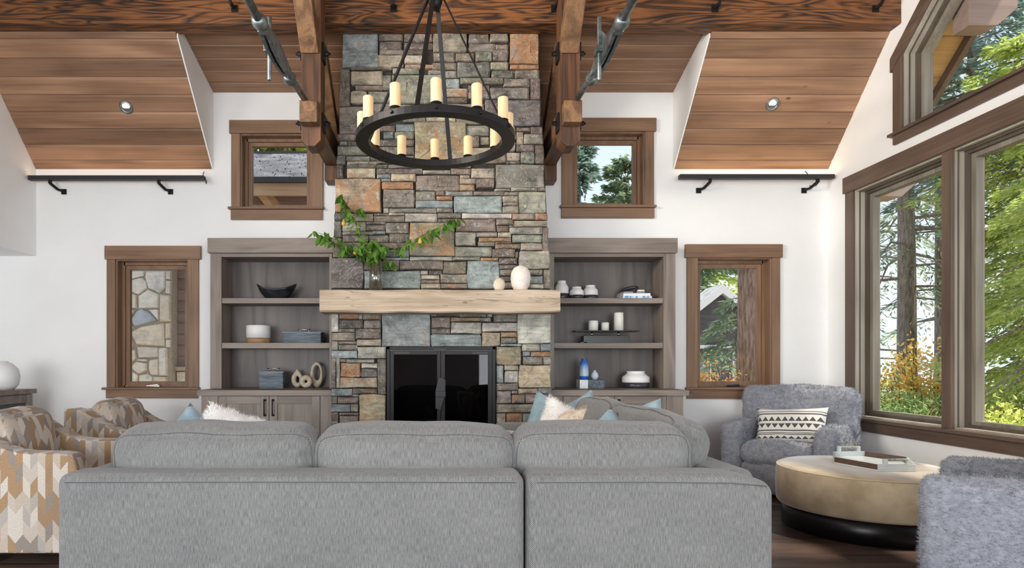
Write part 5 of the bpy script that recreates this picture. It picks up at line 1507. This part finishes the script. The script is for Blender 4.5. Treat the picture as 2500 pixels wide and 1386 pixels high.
polys = [[(735,605),(815,605),(812,632),(740,650)],[(735,656),(800,639),(828,665),(830,700),(780,736),(735,720)],[(822,605),(934,605),(932,700),(900,728),(838,700),(820,640)],
 [(940,605),(965,605),(965,653),(940,650)],[(940,657),(965,660),(963,735),(937,730)],[(730,726),(770,742),(773,812),(730,818)],[(780,746),(835,708),(895,736),(896,812),(782,817)],
 [(904,737),(960,742),(962,888),(904,888)],[(742,882),(772,832),(800,818),(850,842),(886,884),(760,915)],[(730,825),(764,825),(738,873),(730,868)],[(842,822),(896,820),(896,884),(852,832)],
 [(730,885),(753,918),(735,942)],[(748,945),(800,918),(926,898),(930,1028),(772,1018),(744,965)],[(935,898),(963,896),(961,984),(935,988)],[(730,965),(752,1018),(744,1043),(730,1048)],
 [(772,1030),(895,1035),(897,1088),(782,1094)],[(730,1054),(762,1048),(770,1098),(735,1122)],[(903,1038),(941,1038),(944,1193),(903,1193)],[(779,1100),(834,1102),(829,1116),(772,1108)],
 [(742,1148),(772,1114),(829,1124),(829,1163),(782,1183)],[(842,1106),(895,1100),(895,1193),(852,1188),(840,1158)],[(730,1162),(778,1190),(773,1232),(730,1232)],[(785,1192),(835,1183),(861,1202),(861,1262),(782,1262)],
 [(868,1200),(940,1200),(944,1262),(868,1262)],[(937,990),(962,990),(962,1034),(937,1034)]]
vc = [(234, 226, 210), (240, 232, 218), (226, 218, 206), (236, 222, 200), (244, 238, 228)]
def veneer(pl, y, k, blue=False):
    q = [(X(p[0], y), Z(p[1], y)) for p in pl]
    cxm = sum(p[0] for p in q) / len(q); czm = sum(p[1] for p in q) / len(q)
    pr = random.uniform(.02, .05)
    o1 = [(cxm + (p[0] - cxm) * .88, czm + (p[1] - czm) * .88) for p in q]; n = len(q)
    v = [(p[0], y + .04, p[1]) for p in q] + [(p[0], y - pr + .025, p[1]) for p in q] + [(p[0], y - pr, p[1]) for p in o1]
    f = [(l * n + i, l * n + (i + 1) % n, (l + 1) * n + (i + 1) % n, (l + 1) * n + i) for l in range(2) for i in range(n)] + [tuple(2 * n + i for i in range(n))]
    cc = (190, 200, 208) if blue else random.choice(vc)
    build(MB().add(v, f), 'stone', 'veneer', ga, uv=False, col=tuple(lin(c_) for c_ in cc) + (0.0,))
for k, pl in enumerate(polys): veneer([v1_(*p) for p in pl], DW, k, k == 8)
# further stones left of the window view
x = 312
for r_ in range(6):
    for c_ in range(3):
        a = 308 - c_ * 52 - (r_ % 2) * 14; t_ = 655 + r_ * 50
        veneer([(a - 48, t_ + random.uniform(0, 6)), (a - 4, t_), (a, t_ + 24), (a - 6, t_ + 46), (a - 44, t_ + 45), (a - 51, t_ + 20)], DW, 1)
# siding boards
yS = DW + .2
zb_ = Z(895, yS)
z = zb_; k = 0
while z < 3.7:
    build(MB().prism([(yS + .02, z), (yS - .012, z), (yS + .004, z + .158), (yS + .02, z + .158)], 'x', xs + .002, .2), 'siding_board', 'siding', ga, uv=False); z += .16
build(MB().box(xs + .002, .2, yS - .10, yS + .02, zb_ - .06, zb_), 'ledge', 'ven_mortar', ga, .006)
for i in range(5):
    a = xs + .01 + i * .42
    p = [(a, zb_ - .07), (a + .40, zb_ - .07), (a + .39, zb_ - .22), (a + .2, zb_ - .34), (a + .01, zb_ - .33)]
    build(MB().prism(p, 'y', yS - .06, yS + .02), 'stone', 'veneer', ga, .012, uv=False, col=tuple(lin(c_) for c_ in random.choice(vc)) + (0.0,))
# roof
ye, ze = 8.15, Z(437, 8.15); yr_ = 11.4; zr_ = Z(379, 11.4)
build(MB().prism([(ye, ze - .03), (yr_, zr_ - .05), (14.6, ze - .03), (14.6, ze - .15), (yr_, zr_ - .2), (ye, ze - .15)], 'x', -8.5, .6), 'roof', 'fascia', ga)
build(MB().box(-8.5, .6, ye - .02, ye + .03, ze - .22, ze - .04), 'fascia', 'fascia', ga)
build(MB().box(-8.5, .6, ye - .07, ye - .02, ze - .06, ze + .01), 'gutter', 'bar', ga)
build(MB().bar((-2.41, ye + .05, ze - .12), (-2.14, DW + .16, ze - .50), .12, .12), 'light_streak_bar', 'fascia', ga)  # pale diagonal streak of light built in as a solid bar
sh = MB(); nrow = 22
for i in range(nrow):
    t0, t1 = i / nrow, (i + 1.25) / nrow
    ya, za = ye - .04 + (yr_ - ye) * t0, ze + (zr_ - ze) * t0; yb_, zb3 = ye + (yr_ - ye) * min(t1, 1), ze + (zr_ - ze) * min(t1, 1)
    x = -7.0 + random.random() * .2
    while x < 0.6:
        w_ = random.uniform(.12, .26); dz = random.uniform(0, .012); dy = random.uniform(-.02, .02)
        sh.add([(x, ya + dy, za + .02 + dz), (x + w_, ya + dy, za + .02 + dz), (x + w_, yb_, zb3 + .004), (x, yb_, zb3 + .004), (x, ya + dy, za - .01), (x + w_, ya + dy, za - .01)], [(0, 1, 2, 3), (4, 5, 1, 0)])
        x += w_ + .008
so = build(sh, 'shingles', 'shingle', ga, normals=False); so['kind'] = 'stuff'
build(MB().bar((-8.5, yr_, zr_ + .02), (.6, yr_, zr_ + .02), .18, .05), 'ridge_cap', 'bar', ga)

# ------------------------------------------------------------------ neighbour house through the right casement
M['nsiding'] = wood('grey_siding', rgb(92, 88, 88), rgb(72, 68, 68), 'X', 2, .6, .1, .8)
M['nwhite'] = plain('white_fascia', rgb(205, 202, 198), .7)
M['npane'] = plain('blue_window', rgb(120, 132, 142), .2)
nh_ = T('gabled_house', 'distant grey gabled house with pale fascia seen through right casement window', 'house', (11.2, 26, GZ))
yh = 26; px_, pz_ = X(1750, yh), Z(712, yh)
hw_ = 2.9; sl = .78
body = [(px_ - hw_, GZ), (px_ + hw_, GZ), (px_ + hw_, pz_ - hw_ * sl), (px_, pz_), (px_ - hw_, pz_ - hw_ * sl)]
build(MB().prism(body, 'y', yh, yh + 7), 'wall', 'nsiding', nh_)
for s_ in (-1, 1):
    e_ = hw_ + .55
    build(MB().prism([(px_, pz_ + .02), (px_, pz_ + .26), (px_ + s_ * e_, pz_ - e_ * sl + .26), (px_ + s_ * e_, pz_ - e_ * sl + .02)], 'y', yh - .5, yh + 7.5), 'roof', 'shingle', nh_)
    build(MB().prism([(px_, pz_ - .12), (px_, pz_ + .24), (px_ + s_ * e_, pz_ - e_ * sl + .24), (px_ + s_ * e_, pz_ - e_ * sl - .12)], 'y', yh - .58, yh - .5), 'fascia', 'nwhite', nh_)
for xx in (px_ - .6, px_ + 1.0, px_ - 1.9):
    f_ = build(MB().box(xx - .35, xx + .35, yh - .06, yh, .2, 1.7), 'window', 'nwhite', nh_)
    build(MB().box(xx - .28, xx + .28, yh - .075, yh - .06, .28, 1.62), 'pane', 'npane', f_)
build(MB().box(px_ - hw_, px_ + hw_, yh - .1, yh - .02, 1.85, 2.0), 'belt_board', 'nwhite', nh_)
tag(build(MB().box(5.5, 16, 14, 25.2, GZ, GZ + .03), 'driveway', plain('pale_gravel', rgb(190, 190, 192), .9)), 'pale driveway in front of the grey gabled house', 'driveway')

# overhanging eave of this roof beyond the gable wall
M['soffit'] = wood('pale_soffit', rgb(206, 170, 112), rgb(170, 132, 80), 'X', 2, .6, .15, .7)
ov = T('roof_overhang', 'pale board roof overhang with beam end outside the raked window', 'roof overhang', (XR + .9, 5.0, 4.2))
zo = lambda y_: 4.12 + .93 * (5.33 - y_)
for k in range(16):
    ya, yb_ = 7.2 - k * .26, 7.2 - (k + 1) * .26 + .006
    build(MB().prism([(ya, zo(ya)), (yb_, zo(yb_)), (yb_, zo(yb_) + .03), (ya, zo(ya) + .03)], 'x', XR + .21, XR + .57), 'soffit_board', 'soffit', ov, uv=False)
build(MB().prism([(7.3, zo(7.3) + .031), (3.0, zo(3.0) + .031), (3.0, zo(3) + .16), (7.3, zo(7.3) + .16)], 'x', XR + .21, XR + .62), 'roof_deck', 'bar', ov)
build(MB().prism([(7.3, zo(7.3) - .10), (3.0, zo(3.0) - .10), (3.0, zo(3) + .16), (7.3, zo(7.3) + .16)], 'x', XR + .57, XR + .62), 'barge_board', 'trim_y', ov)
cp = [(XR + .21, 3.91), (XR + .44, 3.91), (XR + .60, 4.05), (XR + .60, 4.28), (XR + .21, 4.28)]
build(MB().prism(cp, 'y', 4.92, 5.08), 'beam_end', 'siding', ov, .004)
cp = [(XR + .21, 2.84), (XR + .50, 2.84), (XR + .64, 2.97), (XR + .64, 3.12), (XR + .21, 3.12)]
build(MB().prism(cp, 'y', 6.02, 6.22), 'beam_end', 'siding', ov, .004)

# ------------------------------------------------------------------ trees and shrubs
def leaves_mesh(name, pos, dirs, length, width, mat, parent, seed):
    r = np.random.default_rng(seed); n = len(pos)
    d = dirs / np.maximum(np.linalg.norm(dirs, axis=1), 1e-6)[:, None]
    up = np.array([0, 0, 1.0]) + r.normal(size=(n, 3)) * .7
    sd = np.cross(d, up); sd /= np.maximum(np.linalg.norm(sd, axis=1), 1e-6)[:, None]
    L = length * (.6 + .8 * r.random(n))[:, None]; W = width * (.6 + .8 * r.random(n))[:, None]
    a = pos; b = pos + d * L * .45 + sd * W; c = pos + d * L; e = pos + d * L * .45 - sd * W
    V = np.stack([a, b, c, e], 1).reshape(-1, 3)
    me = bpy.data.meshes.new(name)
    me.vertices.add(4 * n); me.vertices.foreach_set('co', V.reshape(-1).astype(np.float32))
    me.loops.add(4 * n); me.loops.foreach_set('vertex_index', np.arange(4 * n, dtype=np.int32))
    me.polygons.add(n); me.polygons.foreach_set('loop_start', np.arange(0, 4 * n, 4, dtype=np.int32))
    me.update(calc_edges=True)
    me.materials.append(M[mat]); me.transform(wmat(parent).inverted())
    o = bpy.data.objects.new(name, me); COL.objects.link(o); o.parent = parent; o['kind'] = 'stuff'
    return o
M['fir'] = leafmat('fir_needles', [rgb(110, 130, 104), rgb(154, 170, 130), rgb(130, 150, 130), rgb(180, 190, 146)], .4)
M['cedar'] = leafmat('cedar_spray', [rgb(150, 170, 84), rgb(206, 216, 128), rgb(172, 192, 100), rgb(226, 230, 160)], .5)
M['spruce'] = leafmat('blue_spruce', [rgb(106, 130, 124), rgb(146, 166, 152), rgb(124, 148, 140), rgb(172, 186, 164)], .35)
M['autumn'] = leafmat('autumn_leaf', [rgb(234, 190, 90), rgb(244, 224, 130), rgb(222, 168, 96), rgb(216, 214, 120)], .55)
M['rust_leaf'] = leafmat('rust_leaf', [rgb(196, 112, 74), rgb(214, 160, 96), rgb(176, 140, 84), rgb(150, 150, 90)], .4)
M['hedge'] = leafmat('hedge_leaf', [rgb(110, 140, 90), rgb(150, 176, 116), rgb(128, 158, 104), rgb(178, 196, 130)], .35)
M['lime'] = leafmat('lime_leaf', [rgb(190, 200, 90), rgb(222, 226, 130), rgb(160, 180, 84), rgb(236, 232, 156)], .5)
def conifer(name, label, x, y, h, r_tr, c0, cr, nb, per, mat, bark='bark', leaf=(.16, .02), seed=1, droop=.25, z0=GZ, top=.15, shape=.8, group=None):
    r = np.random.default_rng(seed)
    g = T(name, label, 'tree', (x, y, z0), 0, group)
    pts = [(x + .02 * math.sin(i), y, z0 + h * i / 8) for i in range(9)]
    build(MB().tube(pts, [r_tr * (1 - (1 - top) * (i / 8)) * (1.25 if i == 0 else 1) for i in range(9)], 14), 'trunk', bark, g)
    zb = c0 + (h - c0) * (np.arange(nb) + r.random(nb)) / nb
    az = r.random(nb) * 2 * np.pi
    L = cr * (1 - (zb - c0) / (h - c0 + .3)) ** shape * (.65 + .5 * r.random(nb)) + .15
    dr = droop * (.5 + r.random(nb))
    tw = MB()
    for i in range(nb):
        a = Vector((x, y, z0 + zb[i])); dv = Vector((math.cos(az[i]), math.sin(az[i]), 0))
        tw.tube([a, a + dv * L[i] * .5 + Vector((0, 0, -.10 * dr[i] * L[i])), a + dv * L[i] * .95 + Vector((0, 0, -dr[i] * L[i] * .85))], [.012 + .014 * L[i], .010 + .006 * L[i], .004], 4)
    t_ = build(tw, 'branches', bark, g, uv=False, normals=False); t_['kind'] = 'stuff'
    k = nb * per
    bi = np.repeat(np.arange(nb), per)
    s = .12 + .88 * r.random(k) ** .8
    lat = r.normal(size=k) * .26 * (1.1 - s) * L[bi] + r.normal(size=k) * .03
    dx, dy = np.cos(az[bi]), np.sin(az[bi])
    px_ = x + dx * s * L[bi] - dy * lat; py_ = y + dy * s * L[bi] + dx * lat
    pz = z0 + zb[bi] - dr[bi] * L[bi] * s ** 1.6 + r.normal(size=k) * .05 - np.abs(lat) * .25
    sgn = np.sign(lat)
    D = np.stack([dx * .8 - dy * sgn * .7, dy * .8 + dx * sgn * .7, -.25 - .5 * droop + .3 * r.normal(size=k)], 1)
    leaves_mesh('foliage', np.stack([px_, py_, pz], 1), D, leaf[0], leaf[1], mat, g, seed + 1)
    return g
def shrub(name, label, x, y, rx, ry, h, n, mat, leaf=(.07, .022), seed=1, z0=GZ, group=None, lo=.0):
    r = np.random.default_rng(seed)
    g = T(name, label, 'shrub', (x, y, z0), 0, group)
    tw = MB(); ends = []
    for i in range(26):
        a = random.random() * 6.28; q = random.random() ** .5
        e_ = Vector((x + rx * q * math.cos(a), y + ry * q * math.sin(a), z0 + h * (1 - .45 * q * q) * random.uniform(.65, 1.05)))
        b0 = Vector((x + .25 * rx * math.cos(a), y + .25 * ry * math.sin(a), z0)); ends.append((b0, e_))
        tw.tube([b0, b0.lerp(e_, .5) + Vector((0, 0, .05)), e_], [.014, .009, .004], 4)
    t_ = build(tw, 'stems', 'twig', g, uv=False, normals=False); t_['kind'] = 'stuff'
    idx = r.integers(0, 26, n); t = lo + (1 - lo) * r.random(n) ** .6
    b0 = np.array([e_[0] for e_ in ends])[idx]; e1 = np.array([e_[1] for e_ in ends])[idx]
    p = b0 + (e1 - b0) * t[:, None] + r.normal(size=(n, 3)) * np.array([rx, ry, h * .6]) * .13
    p[:, 2] = np.maximum(p[:, 2], z0 + .02)
    leaves_mesh('foliage', p, r.normal(size=(n, 3)) + np.array([0, 0, .3]), leaf[0], leaf[1], mat, g, seed + 3)
def at(px, d): return X(px, d)
# through the big right windows
conifer('fir_tree', 'tall fir with bare lower trunk in the middle of the left big pane', at(2212, 13.5), 13.5, 13, .20, 3.0, 2.4, 60, 90, 'fir', seed=11, leaf=(.20, .018), droop=.35, top=.4, group='firs by the lake')
conifer('fir_tree', 'second fir trunk standing beside the window mullion', at(2298, 14.5), 14.5, 13, .16, 2.2, 1.8, 50, 90, 'fir', seed=12, leaf=(.20, .018), droop=.4, top=.4, group='firs by the lake')
conifer('fir_tree', 'fir half hidden behind the window frame far left of the big pane', at(2128, 17), 17, 14, .2, 1.5, 2.2, 50, 90, 'fir', seed=13, leaf=(.2, .02), droop=.35, group='firs by the lake')
conifer('cedar_tree', 'bright sunlit cedar filling the right big pane', 9.25, 8.6, 5.4, .16, .6, 2.0, 110, 520, 'cedar', 'bark_red', (.085, .014), 14, .35, shape=.55)
conifer('cedar_tree', 'further sunlit cedar behind the bright one', 11.5, 11.8, 5.6, .16, .5, 1.8, 90, 380, 'cedar', 'bark_red', (.11, .018), 15, .35, shape=.55)
conifer('spruce_tree', 'blue green spruce top in the raked window', at(2375, 12.5), 12.5, 11.5, .18, 5.2, 2.3, 80, 160, 'spruce', seed=16, leaf=(.2, .022), droop=.2, shape=.7)
conifer('cedar_tree', 'pale cedar crown at the right edge of the raked window', at(2530, 10.8), 10.8, 7.4, .15, 5.0, 1.7, 60, 200, 'cedar', seed=17, leaf=(.12, .018), droop=.3, shape=.6)
shrub('autumn_shrub', 'yellow and orange autumn shrub under the firs', at(2262, 10.2), 10.2, .9, .6, 1.9, 4600, 'autumn', seed=21)
shrub('autumn_shrub', 'golden autumn shrub at the left of the big pane', at(2180, 10.6), 10.6, .7, .6, 1.5, 3800, 'lime', seed=22)
shrub('green_hedge', 'low green hedge along the foot of the left big pane', at(2240, 8.9), 8.9, 1.2, .6, 1.22, 9000, 'hedge', seed=23, leaf=(.08, .012))
shrub('lime_shrub', 'lime yellow shrub along the foot of the right big pane', at(2470, 7.2), 7.2, 1.0, .9, 1.15, 6500, 'lime', seed=24)
# through the right casement
conifer('redwood_tree', 'massive red brown trunk close outside the right casement', at(1831, 11), 11, 15, .235, 6.0, 2.5, 30, 100, 'cedar', 'bark_red', seed=31, top=.7)
conifer('cedar_tree', 'light green cedar behind the grey gabled house', at(1760, 31), 34, 13, .3, 2.0, 4.5, 90, 160, 'cedar', seed=32, leaf=(.45, .07), shape=.5)
conifer('fir_tree', 'dark fir left behind the gabled house roof', at(1705, 30), 30, 12, .3, 2.0, 3.6, 80, 160, 'fir', seed=33, leaf=(.4, .06), shape=.6)
conifer('fir_tree', 'young fir hanging in front of the gabled house', at(1800, 18), 18, 3.5, .07, 1.5, 1.5, 26, 70, 'fir', seed=34, leaf=(.25, .025), droop=.4)
shrub('rust_shrub', 'rust orange shrub at the foot of the right casement', at(1735, 9.3), 9.3, .62, .5, 1.62, 5200, 'rust_leaf', (.045, .016), seed=35, lo=.35)
# through the upper right window
conifer('fir_tree', 'pointed fir standing left in the upper right window', at(1414, 20), 20, Z(352, 20) - GZ, .16, 2.0, 1.9, 120, 150, 'spruce', seed=41, leaf=(.22, .035), droop=.15, shape=.75)
conifer('pine_tree', 'loose green pine at the right of the upper right window', at(1532, 21), 21, Z(400, 21) - GZ, .16, 3.4, 1.5, 60, 170, 'fir', seed=42, leaf=(.24, .04), droop=-.15, shape=.45)
shrub('rust_shrub', 'rust leaved tree crown between the two conifers', at(1447, 23), 23, .9, .8, 6.9, 2600, 'rust_leaf', (.2, .07), 43, lo=.6)
# above the garage roof
conifer('pine_tree', 'pine crown rising beyond the garage roof ridge', at(700, 18), 18, 11, .2, 4.0, 3.5, 90, 170, 'cedar', seed=51, leaf=(.3, .04), shape=.5)
conifer('pine_tree', 'darker pine crown left beyond the garage roof ridge', at(600, 19), 19.5, 11, .2, 4.0, 3.5, 80, 160, 'fir', seed=52, leaf=(.3, .04), shape=.5)
